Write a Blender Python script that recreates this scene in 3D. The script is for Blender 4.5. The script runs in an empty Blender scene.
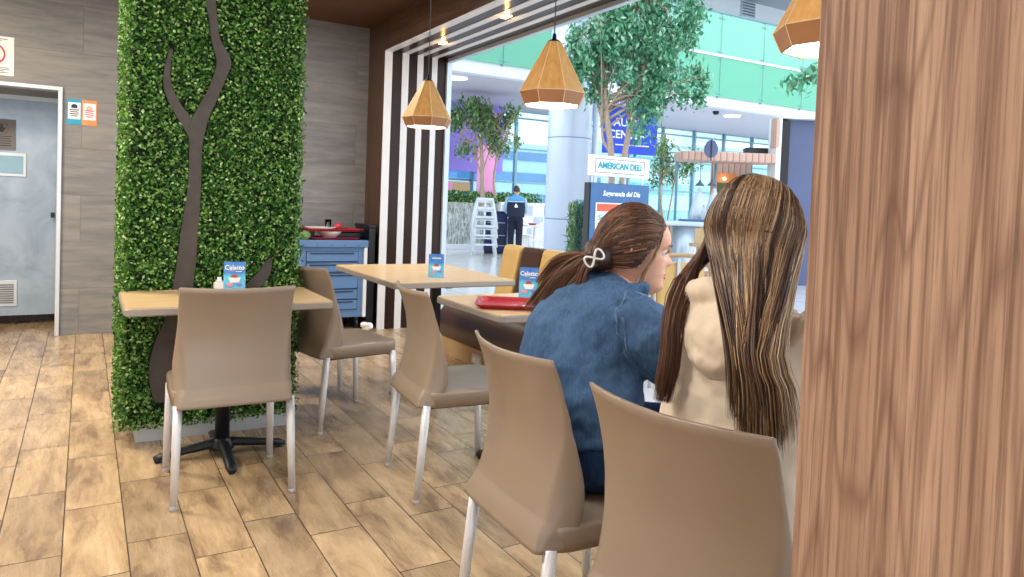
import bpy, bmesh, math, random
import numpy as np
from mathutils import Vector, Matrix, noise as mnoise
random.seed(7); rng = np.random.default_rng(7)
PI = math.pi
S = bpy.context.scene
COL = S.collection

# ------------------------------------------------------------------ materials
class NT:
    def __init__(s, name):
        s.m = bpy.data.materials.new(name); s.m.use_nodes = True
        s.t = s.m.node_tree; s.n = s.t.nodes; s.l = s.t.links
        s.b = s.n['Principled BSDF']
    def node(s, typ, **kw):
        nd = s.n.new(typ)
        for k, v in kw.items():
            if k == 'ins':
                for i, val in v.items():
                    if isinstance(val, bpy.types.NodeSocket): s.l.new(val, nd.inputs[i])
                    else: nd.inputs[i].default_value = val
            else: setattr(nd, k, v)
        return nd
    def math(s, op, a, b=0.0, c=0.0):
        return s.node('ShaderNodeMath', operation=op, ins={0: a, 1: b, 2: c}).outputs[0]
    def coord(s, scale=(1,1,1), which='Object', loc=(0,0,0), rot=(0,0,0)):
        tc = s.node('ShaderNodeTexCoord')
        return s.node('ShaderNodeMapping', ins={0: tc.outputs[which], 1: loc, 2: rot, 3: scale}).outputs[0]
    def noise(s, v, scale=5, detail=3, rough=.5, dist=0.):
        return s.node('ShaderNodeTexNoise', ins={'Vector': v, 'Scale': scale, 'Detail': detail, 'Roughness': rough, 'Distortion': dist}).outputs[0]
    def ramp(s, f, stops, interp='LINEAR'):
        r = s.node('ShaderNodeValToRGB', ins={0: f}); cr = r.color_ramp; cr.interpolation = interp
        while len(cr.elements) < len(stops): cr.elements.new(.5)
        for e, (p, c) in zip(cr.elements, stops): e.position = p; e.color = (*c, 1)
        return r.outputs[0]
    def mix(s, f, a, b, mode='MIX'):
        nd = s.node('ShaderNodeMix', data_type='RGBA', blend_type=mode)
        for i, val in ((0, f), (6, a), (7, b)):
            if isinstance(val, bpy.types.NodeSocket): s.l.new(val, nd.inputs[i])
            else: nd.inputs[i].default_value = val if i == 0 else (*val[:3], 1)
        return nd.outputs[2]
    def set(s, **kw):
        names = dict(color='Base Color', rough='Roughness', metal='Metallic', spec='Specular IOR Level', normal='Normal', trans='Transmission Weight', alpha='Alpha', emis='Emission Color', estr='Emission Strength', coat='Coat Weight', ior='IOR', sheen='Sheen Weight')
        for k, v in kw.items():
            i = s.b.inputs[names[k]]
            if isinstance(v, bpy.types.NodeSocket): s.l.new(v, i)
            else: i.default_value = (*v[:3], 1) if isinstance(v, tuple) else v
        return s
    def bump(s, h, strength=.2, dist=.01):
        return s.node('ShaderNodeBump', ins={'Height': h, 'Strength': strength, 'Distance': dist}).outputs[0]

def lin(*c):
    return tuple(((v/255)/12.92 if v/255 <= .04045 else ((v/255+.055)/1.055)**2.4) for v in c)

def simple(name, c, rough=.5, metal=0., var=.06, scale=8, **kw):
    m = NT(name)
    v = m.coord()
    n = m.noise(v, scale, 3)
    a = tuple(x*(1-var) for x in c); b = tuple(min(1, x*(1+var)) for x in c)
    m.set(color=m.ramp(n, [(.3, a), (.7, b)]), rough=rough, metal=metal, **kw)
    return m.m

M = {}
def build_materials():
    # --- floor: wood look tiles
    m = NT('wood_look_tile')
    tc = m.node('ShaderNodeTexCoord').outputs['Object']
    sp = m.node('ShaderNodeSeparateXYZ', ins={0: tc})
    X, Y = sp.outputs[0], sp.outputs[1]
    u = m.math('DIVIDE', m.math('ADD', X, .05), .2)
    ci = m.math('FLOOR', u)
    par = m.math('MODULO', m.math('ADD', ci, 100.), 2.)
    off = m.math('ADD', m.math('MULTIPLY', par, .22), .20)
    v = m.math('DIVIDE', m.math('SUBTRACT', Y, off), .62)
    ri = m.math('FLOOR', v)
    fu = m.math('FRACT', u); fv = m.math('FRACT', v)
    du = m.math('MULTIPLY', m.math('MINIMUM', fu, m.math('SUBTRACT', 1., fu)), .2)
    dv = m.math('MULTIPLY', m.math('MINIMUM', fv, m.math('SUBTRACT', 1., fv)), .62)
    d = m.math('MINIMUM', m.math('MULTIPLY', du, .75), m.math('MULTIPLY', dv, .6))
    grout = m.math('LESS_THAN', d, .0016)
    idv = m.node('ShaderNodeCombineXYZ', ins={0: ci, 1: ri}).outputs[0]
    wn = m.node('ShaderNodeTexWhiteNoise', noise_dimensions='3D', ins={'Vector': idv})
    rnd = wn.outputs[0]
    shift = m.node('ShaderNodeVectorMath', operation='SCALE', ins={0: wn.outputs[1], 'Scale': 9.}).outputs[0]
    pv = m.node('ShaderNodeVectorMath', operation='ADD', ins={0: tc, 1: shift}).outputs[0]
    g1 = m.noise(m.node('ShaderNodeMapping', ins={0: pv, 3: (30, 4, 1)}).outputs[0], 1.6, 6, .65, .6)
    g2 = m.noise(m.node('ShaderNodeMapping', ins={0: pv, 3: (7.5, 2.0, 1)}).outputs[0], 1.3, 5, .62, .5)
    g3 = m.noise(m.node('ShaderNodeMapping', ins={0: pv, 3: (160, 12, 1)}).outputs[0], 1., 3, .6)
    base = m.ramp(g2, [(.34, lin(138,116,94)), (.48, lin(186,160,126)), (.68, lin(212,186,150))])
    base = m.mix(m.math('MULTIPLY', m.ramp(g1, [(.42, (0,0,0)), (.68, (1,1,1))]), .42), base, lin(152,126,98))
    base = m.mix(m.math('MULTIPLY', m.ramp(g3, [(.45, (0,0,0)), (.7, (1,1,1))]), .22), base, lin(132,108,84))
    tint = m.ramp(rnd, [(0, (.74,.74,.75)), (.5, (.94,.93,.92)), (1, (1.1,1.08,1.02))])
    base = m.mix(1., base, tint, 'MULTIPLY')
    col = m.mix(grout, base, lin(50,40,34))
    hgt = m.math('SUBTRACT', m.math('MULTIPLY', g1, .25), m.math('MULTIPLY', grout, 1.5))
    rough = m.math('ADD', .17, m.math('MULTIPLY', g1, .18))
    m.set(color=col, rough=m.math('ADD', rough, m.math('MULTIPLY', grout, .4)), normal=m.bump(hgt, .12, .004), spec=.5)
    M['floor'] = m.m
    # --- back wall: grey brushed stone tile panels
    m = NT('grey_wall_tile')
    tc = m.node('ShaderNodeTexCoord').outputs['Object']
    sp = m.node('ShaderNodeSeparateXYZ', ins={0: tc})
    X, Z = sp.outputs[0], sp.outputs[2]
    v = m.math('DIVIDE', Z, .4); ri = m.math('FLOOR', v)
    u = m.math('ADD', m.math('DIVIDE', m.math('ADD', X, .03), 1.2), m.math('MULTIPLY', m.math('MODULO', ri, 2.), .5)); ci = m.math('FLOOR', u)
    fu = m.math('FRACT', u); fv = m.math('FRACT', v)
    du = m.math('MULTIPLY', m.math('MINIMUM', fu, m.math('SUBTRACT', 1., fu)), 1.2)
    dv = m.math('MULTIPLY', m.math('MINIMUM', fv, m.math('SUBTRACT', 1., fv)), .4)
    g = m.math('LESS_THAN', m.math('MINIMUM', du, dv), .003)
    wn = m.node('ShaderNodeTexWhiteNoise', noise_dimensions='3D', ins={'Vector': m.node('ShaderNodeCombineXYZ', ins={0: ci, 1: ri}).outputs[0]})
    pv = m.node('ShaderNodeVectorMath', operation='ADD', ins={0: tc, 1: m.node('ShaderNodeVectorMath', operation='SCALE', ins={0: wn.outputs[1], 'Scale': 5.}).outputs[0]}).outputs[0]
    n1 = m.noise(m.node('ShaderNodeMapping', ins={0: pv, 3: (1.2, 1, 9)}).outputs[0], 1.8, 6, .65, .4)
    n2 = m.noise(m.node('ShaderNodeMapping', ins={0: pv, 3: (3, 1, 90)}).outputs[0], 1.5, 3, .6)
    base = m.ramp(n1, [(.3, lin(114,115,118)), (.55, lin(138,137,138)), (.75, lin(156,154,154))])
    base = m.mix(m.math('MULTIPLY', n2, .25), base, lin(104,101,99))
    base = m.mix(1., base, m.ramp(wn.outputs[0], [(0, (.88,.88,.89)), (1, (1.03,1.02,1.0))]), 'MULTIPLY')
    m.set(color=m.mix(m.math('MULTIPLY', g, .45), base, lin(95,90,86)), rough=.42, normal=m.bump(n2, .06, .004))
    M['wall_tile'] = m.m
    # --- walnut veneer (vertical grain)
    def walnut(name, light, mid, dark, sx=1., rough=.5, rot=(0,0,0)):
        m = NT(name)
        tc = m.coord(rot=rot)
        warp = m.noise(m.node('ShaderNodeMapping', ins={0: tc, 3: (3*sx, 3*sx, .55)}).outputs[0], 1.5, 2, .5)
        big = m.noise(m.node('ShaderNodeMapping', ins={0: tc, 3: (5.5*sx, 5.5*sx, .42)}).outputs[0], 1.35, 2.5, .45, .35)
        rings = m.math('FRACT', m.math('MULTIPLY', big, 12.))
        tri = m.math('ABSOLUTE', m.math('SUBTRACT', m.math('MULTIPLY', rings, 2.), 1.))
        ringc = m.node('ShaderNodeMapRange', ins={0: tri, 1: .0, 2: .34, 3: 1., 4: 0.}).outputs[0]
        fine = m.noise(m.node('ShaderNodeMapping', ins={0: tc, 3: (300*sx, 300*sx, 9)}).outputs[0], 1., 3, .6)
        fib = m.noise(m.node('ShaderNodeMapping', ins={0: tc, 3: (110*sx, 110*sx, 1.8)}).outputs[0], 1., 4, .65, .3)
        strip = m.noise(m.node('ShaderNodeMapping', ins={0: tc, 3: (16*sx, 16*sx, .35)}).outputs[0], 1., 2, .5)
        base = m.ramp(strip, [(.34, mid), (.62, light)])
        base = m.mix(m.math('MULTIPLY', m.ramp(fib, [(.45, (0,0,0)), (.62, (1,1,1))]), .72), base, dark)
        base = m.mix(m.math('MULTIPLY', ringc, .55), base, dark)
        base = m.mix(m.math('MULTIPLY', m.ramp(fine, [(.52, (0,0,0)), (.7, (1,1,1))]), .4), base, tuple(c*.62 for c in dark))
        m.set(color=base, rough=rough, normal=m.bump(fine, .1, .002), spec=.3)
        return m.m
    M['walnut'] = walnut('walnut_veneer', lin(188,156,134), lin(160,128,108), lin(108,78,64))
    M['dark_wood'] = walnut('dark_wood_panel', lin(104,78,62), lin(84,61,48), lin(58,40,31), rough=.35)
    M['dark_wood_h'] = walnut('dark_wood_header', lin(104,78,62), lin(84,61,48), lin(58,40,31), rough=.35, rot=(PI/2,0,0))
    M['jamb_brown'] = simple('glossy_dark_brown', lin(44,27,22), .3, var=.1, spec=.25)
    M['stripe_white'] = simple('white_lacquer', lin(225,224,226), .3, var=.03)
    M['frame_alu'] = simple('pale_aluminium', lin(196,208,220), .3, .3, var=.03)
    M['ceiling'] = simple('brown_ceiling_paint', lin(92,58,40), .7, var=.05, scale=2)
    M['plaster'] = simple('warm_plaster', lin(205,198,190), .8)
    M['steel_door'] = None
    m = NT('brushed_steel')
    n = m.noise(m.coord((2, 2, 60)), 2, 4, .6); n2 = m.noise(m.coord((1.5, 1.5, 1.5)), 1.6, 3, .6, .8)
    m.set(color=m.ramp(n2, [(.3, lin(142,160,180)), (.7, lin(178,196,214))]), metal=.35, rough=m.math('ADD', .28, m.math('MULTIPLY', n, .12)))
    M['steel_door'] = m.m
    M['steel_frame'] = simple('door_frame_steel', lin(205,212,216), .3, .5, var=.04)
    M['cyan_pale'] = simple('pale_cyan_window', lin(150,196,226), .15)
    # plastic chair
    def plastic(name, c, r=.38):
        m = NT(name)
        n = m.noise(m.coord(), 3, 2); f = m.noise(m.coord(), 600, 2)
        m.set(color=m.ramp(n, [(.3, tuple(x*.96 for x in c)), (.7, tuple(x*1.04 for x in c))]), rough=r, normal=m.bump(f, .03, .001), spec=.45)
        return m.m
    M['chair'] = plastic('taupe_chair_plastic', lin(146,131,116), .3)
    M['chair_dark'] = plastic('dark_taupe_chair_plastic', lin(112,94,78))
    M['leg_silver'] = simple('silver_chair_leg', lin(214,216,220), .35, .25, var=.02)
    M['foot_cap'] = simple('grey_foot_cap', lin(176,176,176), .6)
    M['black_iron'] = simple('black_cast_iron', lin(24,28,36), .4, .1, var=.2, scale=30)
    # table top
    m = NT('beech_table_top')
    g = m.noise(m.coord((3, 40, 1)), 1.5, 4, .6, .3)
    m.set(color=m.ramp(g, [(.35, lin(196,164,120)), (.65, lin(216,188,146))]), rough=.3, spec=.5)
    M['table_top'] = m.m
    M['table_edge'] = simple('grey_table_edging', lin(150,142,134), .35, var=.04)
    # greenery
    def leafmat(name, stops, rough=.45):
        m = NT(name)
        r = m.node('ShaderNodeNewGeometry').outputs['Random Per Island']
        m.set(color=m.ramp(r, stops), rough=rough, spec=.35)
        tr = m.node('ShaderNodeBsdfTranslucent', ins={0: m.ramp(r, stops)})
        mx = m.node('ShaderNodeMixShader', ins={0: .25, 1: m.b.outputs[0], 2: tr.outputs[0]})
        m.l.new(mx.outputs[0], m.n['Material Output'].inputs[0])
        return m.m
    M['box_leaf'] = leafmat('boxwood_leaf', [(0, lin(30,66,24)), (.35, lin(58,110,40)), (.7, lin(104,158,66)), (.93, lin(164,204,116)), (1, lin(214,236,178))])
    M['ficus_leaf'] = leafmat('ficus_leaf', [(0, lin(58,116,88)), (.5, lin(92,158,118)), (.9, lin(146,202,162)), (1, lin(190,228,198))])
    M['olive_leaf'] = leafmat('light_tree_leaf', [(0, lin(66,106,54)), (.5, lin(110,152,88)), (1, lin(176,200,150))])
    M['hedge_back'] = simple('dark_green_mesh_backing', lin(20,40,16), .9, var=.4, scale=40)
    M['branch_relief'] = simple('charcoal_brown_branch', lin(76,70,66), .7, var=.12, scale=20)
    M['plinth'] = simple('pale_plinth', lin(198,204,210), .4)
    M['bark'] = simple('pale_bark', lin(176,156,136), .8, var=.2, scale=30)
    # lamps
    def lampfacet():
        m = NT('golden_oak_lamp_shade')
        g = m.noise(m.coord((30, 30, 3)), 1.2, 4, .6)
        m.set(color=m.ramp(g, [(.3, lin(206,152,84)), (.7, lin(228,180,112))]), rough=.4)
        return m.m
    M['lamp_gold'] = lampfacet()
    M['lamp_edge'] = simple('pale_lamp_edge', lin(240,220,180), .5)
    M['lamp_lower'] = simple('brown_oak_lamp_rim', lin(168,120,82), .45)
    m = NT('lamp_diffuser'); m.set(color=(1,1,1), emis=(1,.93,.82), estr=6.); M['lamp_glow'] = m.m
    m = NT('lit_downlight'); m.set(color=(1,1,1), emis=(1,.98,.95), estr=8.); M['downlight'] = m.m
    M['cord'] = simple('grey_cord', lin(60,56,58), .5)
    # booth
    def leather(name, c, r=.4):
        m = NT(name)
        f = m.noise(m.coord(), 140, 3); n = m.noise(m.coord(), 4, 3)
        m.set(color=m.ramp(n, [(.3, tuple(x*.92 for x in c)), (.7, tuple(min(1,x*1.05) for x in c))]), rough=r, normal=m.bump(f, .1, .002))
        return m.m
    M['yellow_leather'] = leather('mustard_leather', lin(224,188,120))
    M['brown_leather'] = leather('dark_brown_leather', lin(74,50,36), .3)
    M['beige_panel'] = simple('beige_bench_panel', lin(190,160,118), .5)
    M['white_plastic'] = simple('white_plastic', lin(235,235,235), .4, var=.02)
    M['cart_blue'] = simple('slate_blue_cabinet_paint', lin(92,128,174), .4, var=.04)
    M['cart_line'] = simple('dark_slate_recess', lin(36,50,76), .5)
    M['tray_red'] = simple('red_tray_plastic', lin(168,44,56), .22)
    M['black_plastic'] = simple('black_plastic', lin(18,22,32), .35)
    M['dish'] = simple('white_china', lin(236,240,238), .25, var=.02)
    m = NT('clear_glass'); m.set(color=(.95,.98,1), trans=1., rough=.02, ior=1.3); M['glass'] = m.m
    # thin architectural glass
    def thin(name, c, a):
        m = NT(name)
        tr = m.node('ShaderNodeBsdfTransparent', ins={0: (*c, 1)})
        gl = m.node('ShaderNodeBsdfGlossy', ins={0: (1,1,1,1), 'Roughness': .03})
        df = m.node('ShaderNodeBsdfDiffuse', ins={0: (*c, 1)})
        fr = m.node('ShaderNodeFresnel', ins={0: 1.45})
        mx = m.node('ShaderNodeMixShader', ins={0: a, 1: tr.outputs[0], 2: df.outputs[0]})
        m2 = m.node('ShaderNodeMixShader', ins={0: m.math('MULTIPLY', fr.outputs[0], .6), 1: mx.outputs[0], 2: gl.outputs[0]})
        m.l.new(m2.outputs[0], m.n['Material Output'].inputs[0]); return m.m
    M['rail_glass'] = thin('green_balustrade_glass', lin(186,240,224), .30)
    M['rail_glass_low'] = thin('deep_green_slab_glass', lin(150,226,198), .45)
    M['facade_glass'] = thin('pale_facade_glass', lin(222,242,246), .06)
    M['slab'] = simple('white_slab_paint', lin(222,228,236), .5, var=.02)
    M['soffit'] = simple('pale_soffit_paint', lin(196,194,206), .6, var=.02)
    M['mall_floor'] = None
    m = NT('polished_mall_tile')
    br = m.node('ShaderNodeTexBrick', offset=0., ins={'Vector': m.coord(), 'Color1': (*lin(232,228,224),1), 'Color2': (*lin(222,219,218),1), 'Mortar': (*lin(160,160,164),1), 'Scale': 1., 'Mortar Size': .006, 'Brick Width': .9, 'Row Height': .9})
    m.set(color=br.outputs[0], rough=.12, spec=.6); M['mall_floor'] = m.m
    M['mullion'] = simple('teal_grey_mullion', lin(120,156,168), .4, .3)
    M['column_metal'] = simple('pale_blue_column_cladding', lin(214,226,244), .28, .15, var=.03, scale=2)
    M['column_joint'] = simple('column_joint', lin(110,130,160), .5)
    M['purple'] = simple('violet_banner', lin(140,122,214), .6, var=.15, scale=1.2)
    M['pink'] = simple('pink_banner', lin(226,150,196), .6, var=.1, scale=2)
    M['blue_sign'] = simple('royal_blue_sign', lin(34,72,206), .5, var=.05)
    M['white'] = simple('white_paint', lin(240,242,242), .5, var=.01)
    M['black'] = simple('black_paint', lin(10,12,18), .4)
    M['menu_blue'] = simple('denim_blue_board', lin(62,104,152), .5, var=.03)
    M['orange_red'] = simple('orange_red_print', lin(234,96,66), .6)
    M['teal_text'] = simple('teal_lettering', lin(44,156,172), .5)
    M['grey_text'] = simple('grey_lettering', lin(96,110,122), .6)
    M['brown_line'] = simple('brown_outline', lin(120,100,84), .6)
    M['ext_white'] = simple('outside_white_cladding', lin(225,236,244), .6, var=.02)
    M['ext_blue'] = simple('outside_blue_glazing', lin(92,142,190), .3, var=.2, scale=1)
    M['ext_teal'] = simple('outside_teal_glazing', lin(84,190,196), .3, var=.25, scale=1.2)
    M['stone'] = None
    m = NT('reed_pattern_planter')
    g = m.noise(m.coord((14, 14, 3)), 1.3, 4, .7, 1.2)
    m.set(color=m.ramp(g, [(.4, lin(120,126,118)), (.5, lin(168,176,170)), (.6, lin(206,214,214))]), rough=.6); M['stone'] = m.m
    M['grey_plastic'] = simple('pale_grey_plastic', lin(212,218,222), .45)
    M['navy'] = simple('navy_laminate', lin(24,36,92), .35)
    M['vest'] = simple('navy_vest_cloth', lin(28,38,62), .85)
    M['pale_shirt'] = simple('pale_shirt_cloth', lin(176,200,222), .85)
    M['shirt_blue'] = simple('light_blue_cloth', lin(90,160,215), .85)
    M['trouser'] = simple('dark_navy_trousers', lin(22,28,48), .85)
    M['skin'] = simple('skin', lin(206,158,136), .5, var=.04, scale=20)
    M['lips'] = simple('lips', lin(176,92,88), .45)
    M['eye_dark'] = simple('dark_lash', lin(30,20,18), .5)
    M['eye_white'] = simple('eye_white', lin(225,220,215), .3)
    # denim
    def denim(name, c1, c2):
        m = NT(name)
        w = m.noise(m.coord((150, 150, 10)), 1., 3, .7)
        n = m.noise(m.coord((1,1,1)), 7, 4, .6); n3 = m.noise(m.coord((22, 22, 4)), 1., 3, .6)
        base = m.mix(m.ramp(n, [(.35, (0,0,0)), (.7, (1,1,1))]), c1, c2)
        base = m.mix(m.math('MULTIPLY', m.ramp(w, [(.45, (0,0,0)), (.62, (1,1,1))]), .34), base, tuple(min(1, x*1.25+.02) for x in c2))
        base = m.mix(m.math('MULTIPLY', n3, .3), base, c1)
        m.set(color=base, rough=.85, normal=m.bump(w, .06, .001), spec=.2); return m.m
    M['denim'] = denim('blue_denim', lin(48,76,110), lin(76,107,146))
    M['jeans'] = denim('dark_blue_jeans', lin(26,46,84), lin(46,76,122))
    m = NT('cream_fleece')
    f = m.noise(m.coord(), 300, 3)
    m.set(color=m.ramp(m.noise(m.coord(), 5, 3), [(.3, lin(206,192,172)), (.7, lin(222,208,188))]), rough=.9, normal=m.bump(f, .15, .002), sheen=.2)
    M['fleece'] = m.m
    M['seam'] = simple('hoodie_seam', lin(200,180,152), .9)
    M['stitch'] = simple('pale_denim_stitch', lin(92,116,146), .9)
    def hair(name, stops):
        m = NT(name)
        r = m.node('ShaderNodeNewGeometry').outputs['Random Per Island']
        m.set(color=m.ramp(r, stops), rough=.42, spec=.45); return m.m
    M['hair_brown'] = hair('brown_hair', [(0, lin(44,30,26)), (.45, lin(80,56,45)), (.8, lin(112,80,62)), (1, lin(150,116,90))])
    M['hair_dark'] = hair('dark_hair', [(0, lin(26,18,18)), (1, lin(62,42,36))])
    M['hair_blonde'] = hair('blonde_streaked_hair', [(0, lin(104,78,56)), (.35, lin(142,112,80)), (.75, lin(184,154,114)), (1, lin(222,198,160))])
    M['hair_copper'] = hair('reddish_hair', [(0, lin(66,42,32)), (1, lin(124,82,58))])
    M['card_blue'] = None
    m = NT('blue_menu_card')
    sp = m.node('ShaderNodeSeparateXYZ', ins={0: m.node('ShaderNodeTexCoord').outputs['Generated']})
    n = m.noise(m.coord(), 45, 2)
    c = m.ramp(sp.outputs[2], [(0, lin(96,190,232)), (.5, lin(84,196,226)), (.62, lin(32,106,196)), (1, lin(30,92,190))])
    m.set(color=m.mix(.25, c, m.ramp(n, [(.3, lin(60,150,220)), (.7, lin(150,220,240))])), rough=.3); M['card_blue'] = m.m
    M['ice_pink'] = simple('pink_print', lin(220,150,170), .6)
    M['ice_brown'] = simple('red_brown_print', lin(170,84,78), .6)
    M['sign_grey'] = simple('grey_notice', lin(120,122,126), .5)
    M['red_print'] = simple('red_print', lin(200,60,70), .6)
    M['cyan_print'] = simple('cyan_print', lin(44,160,200), .6)
    M['orange_print'] = simple('orange_print', lin(236,148,92), .6)
    M['navy_wall'] = simple('slate_navy_panel', lin(84,94,128), .4, var=.08, scale=1.5)
    M['kiosk_wood'] = None
    m = NT('pinkish_slatted_wood')
    sp = m.node('ShaderNodeSeparateXYZ', ins={0: m.node('ShaderNodeTexCoord').outputs['Object']})
    fr = m.math('FRACT', m.math('MULTIPLY', m.math('ADD', sp.outputs[0], sp.outputs[1]), 9.))
    m.set(color=m.ramp(fr, [(0, lin(120,84,76)), (.12, lin(205,164,146)), (.9, lin(214,176,158)), (1, lin(130,92,84))]), rough=.5); M['kiosk_wood'] = m.m
    M['warm_board'] = simple('olive_green_board', lin(92,110,74), .6)
    m = NT('warm_bulb'); m.set(color=(1,.9,.7), emis=(1,.8,.5), estr=5.); M['bulb'] = m.m
    m = NT('pale_sky_screen'); m.set(color=lin(120,220,225), rough=.3); M['cyan_panel'] = m.m
build_materials()

# ------------------------------------------------------------------ geometry helpers
def bm_new(): return bmesh.new()

def obj(name, bm, mat, parent=None, smooth=False, loc=None, mods=()):
    me = bpy.data.meshes.new(name)
    if isinstance(bm, bmesh.types.BMesh):
        bmesh.ops.recalc_face_normals(bm, faces=bm.faces)
        bm.to_mesh(me); bm.free()
    else: me = bm; me.name = name
    if smooth:
        for p in me.polygons: p.use_smooth = True
    mats = mat if isinstance(mat, (list, tuple)) else [mat]
    for x in mats: me.materials.append(M[x] if isinstance(x, str) else x)
    o = bpy.data.objects.new(name, me); COL.objects.link(o)
    if parent: o.parent = parent
    if loc: o.location = loc
    for fn in mods: fn(o)
    return o

def tag(o, label=None, cat=None, group=None, kind=None):
    if label: o['label'] = label
    if cat: o['category'] = cat
    if group: o['group'] = group
    if kind: o['kind'] = kind
    return o

def thing(name, label, cat, loc=(0,0,0), rz=0., group=None):
    o = bpy.data.objects.new(name, None); COL.objects.link(o)
    o.location = loc; o.rotation_euler = (0, 0, rz); o.empty_display_size = .1
    return tag(o, label, cat, group)

def struct(name, bm, mat, parent=None, **kw):
    o = obj(name, bm, mat, parent, **kw)
    if parent is None: o['kind'] = 'structure'
    return o

def copy_tree(o, parent=None):
    c = o.copy(); COL.objects.link(c); c.parent = parent
    for ch in [x for x in o.children]: copy_tree(ch, c)
    return c

def bx(bm, x0, x1, y0, y1, z0, z1, bev=0., mat=Matrix.Identity(4), mi=0):
    t = bmesh.new()
    bmesh.ops.create_cube(t, size=1)
    bmesh.ops.scale(t, vec=(x1-x0, y1-y0, z1-z0), verts=t.verts)
    bmesh.ops.translate(t, vec=((x0+x1)/2, (y0+y1)/2, (z0+z1)/2), verts=t.verts)
    if bev > 0: bmesh.ops.bevel(t, geom=t.edges[:], offset=bev, segments=2, affect='EDGES', profile=.6)
    if mi:
        for f in t.faces: f.material_index = mi
    t.transform(mat)
    me = bpy.data.meshes.new('t'); t.to_mesh(me); t.free(); bm.from_mesh(me); bpy.data.meshes.remove(me)
    return bm

def box(*a, **k): return bx(bm_new(), *a, **k)

def ring_loft(bm, rings, cap=True, closed=True):
    vs = [[bm.verts.new(p) for p in r] for r in rings]
    n = len(rings[0])
    for a, b in zip(vs[:-1], vs[1:]):
        for i in range(n if closed else n-1):
            j = (i+1) % n
            bm.faces.new((a[i], a[j], b[j], b[i]))
    if cap and closed:
        bm.faces.new(vs[0][::-1]); bm.faces.new(vs[-1])
    return vs

def tube(bm, pts, rad, n=10, cap=True, flat=1., side=None):
    """tube along pts; rad number/list; flat squashes one cross axis; side = preferred cross direction"""
    pts = [Vector(p) for p in pts]
    if not isinstance(rad, (list, tuple)): rad = [rad]*len(pts)
    rings = []; prev = None
    for i, p in enumerate(pts):
        d = (pts[min(i+1, len(pts)-1)] - pts[max(i-1, 0)]).normalized()
        if prev is None:
            s = Vector(side) if side else (Vector((0,0,1)) if abs(d.z) < .9 else Vector((1,0,0)))
        else: s = prev
        a = (s - d*s.dot(d)).normalized(); b = d.cross(a); prev = a
        r = rad[i]; ra, rb = (r if isinstance(r, tuple) else (r, r*flat))
        rings.append([p + a*ra*math.cos(t) + b*rb*math.sin(t) for t in [2*PI*k/n for k in range(n)]])
    ring_loft(bm, rings, cap)
    return bm

def lathe(bm, prof, c=(0,0,0), n=24, cap=True, rot=0.):
    rings = [[(c[0]+r*math.cos(t+rot), c[1]+r*math.sin(t+rot), c[2]+z) for t in [2*PI*k/n for k in range(n)]] for r, z in prof]
    ring_loft(bm, rings, cap); return bm

def catmull(P, n):
    P = [Vector(p) for p in P]; P = [P[0]*2-P[1]] + P + [P[-1]*2-P[-2]]
    out = []; segs = len(P)-3
    for k in range(n):
        t = k/(n-1)*segs; i = min(int(t), segs-1); t -= i
        a, b, c, d = P[i:i+4]
        out.append(.5*((2*b)+(c-a)*t+(2*a-5*b+4*c-d)*t*t+(3*b-a-3*c+d)*t**3))
    return out

def text_bm(txt, size, depth=.001, align='CENTER', shear=0., bold=0., space=1.):
    cu = bpy.data.curves.new('t', 'FONT'); cu.body = txt; cu.size = size; cu.extrude = depth
    cu.align_x = align; cu.align_y = 'CENTER'; cu.shear = shear; cu.offset = bold; cu.space_character = space
    cu.resolution_u = 3
    o = bpy.data.objects.new('t', cu); COL.objects.link(o)
    bpy.context.view_layer.update()
    me = bpy.data.meshes.new_from_object(o.evaluated_get(bpy.context.evaluated_depsgraph_get()))
    bm = bmesh.new(); bm.from_mesh(me)
    bpy.data.objects.remove(o); bpy.data.curves.remove(cu); bpy.data.meshes.remove(me)
    return bm

def face_mat(origin, right, up=(0,0,1)):
    """matrix mapping text xy-plane to a vertical plane"""
    r = Vector(right).normalized(); u = Vector(up).normalized(); n = r.cross(u)
    m = Matrix((r, u, n)).transposed().to_4x4(); m.translation = Vector(origin); return m

def put_text(name, txt, size, origin, right, mat, parent, **kw):
    b = text_bm(txt, size, **kw); b.transform(face_mat(origin, right)); return obj(name, b, mat, parent)

def remesh(v, sm=4, fac=.5):
    def f(o):
        r = o.modifiers.new('Remesh', 'REMESH'); r.mode = 'VOXEL'; r.voxel_size = v; r.use_smooth_shade = True
        if sm:
            s = o.modifiers.new('Smooth', 'SMOOTH'); s.iterations = sm; s.factor = fac
    return f
def wrinkles(strength, size, mid=.5):
    def f(o):
        t = bpy.data.textures.new('wr', 'CLOUDS'); t.noise_scale = size; t.noise_depth = 3
        d = o.modifiers.new('Displace', 'DISPLACE'); d.texture = t; d.strength = strength; d.mid_level = mid; d.texture_coords = 'LOCAL'
    return f

def mesh_np(name, V, F):
    me = bpy.data.meshes.new(name)
    me.vertices.add(len(V)); me.vertices.foreach_set('co', np.asarray(V, np.float32).ravel())
    F = np.asarray(F, np.int32); n, k = F.shape
    me.loops.add(n*k); me.loops.foreach_set('vertex_index', F.ravel())
    me.polygons.add(n); me.polygons.foreach_set('loop_start', np.arange(0, n*k, k, dtype=np.int32))
    me.update(calc_edges=True); me.validate(); return me

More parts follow.
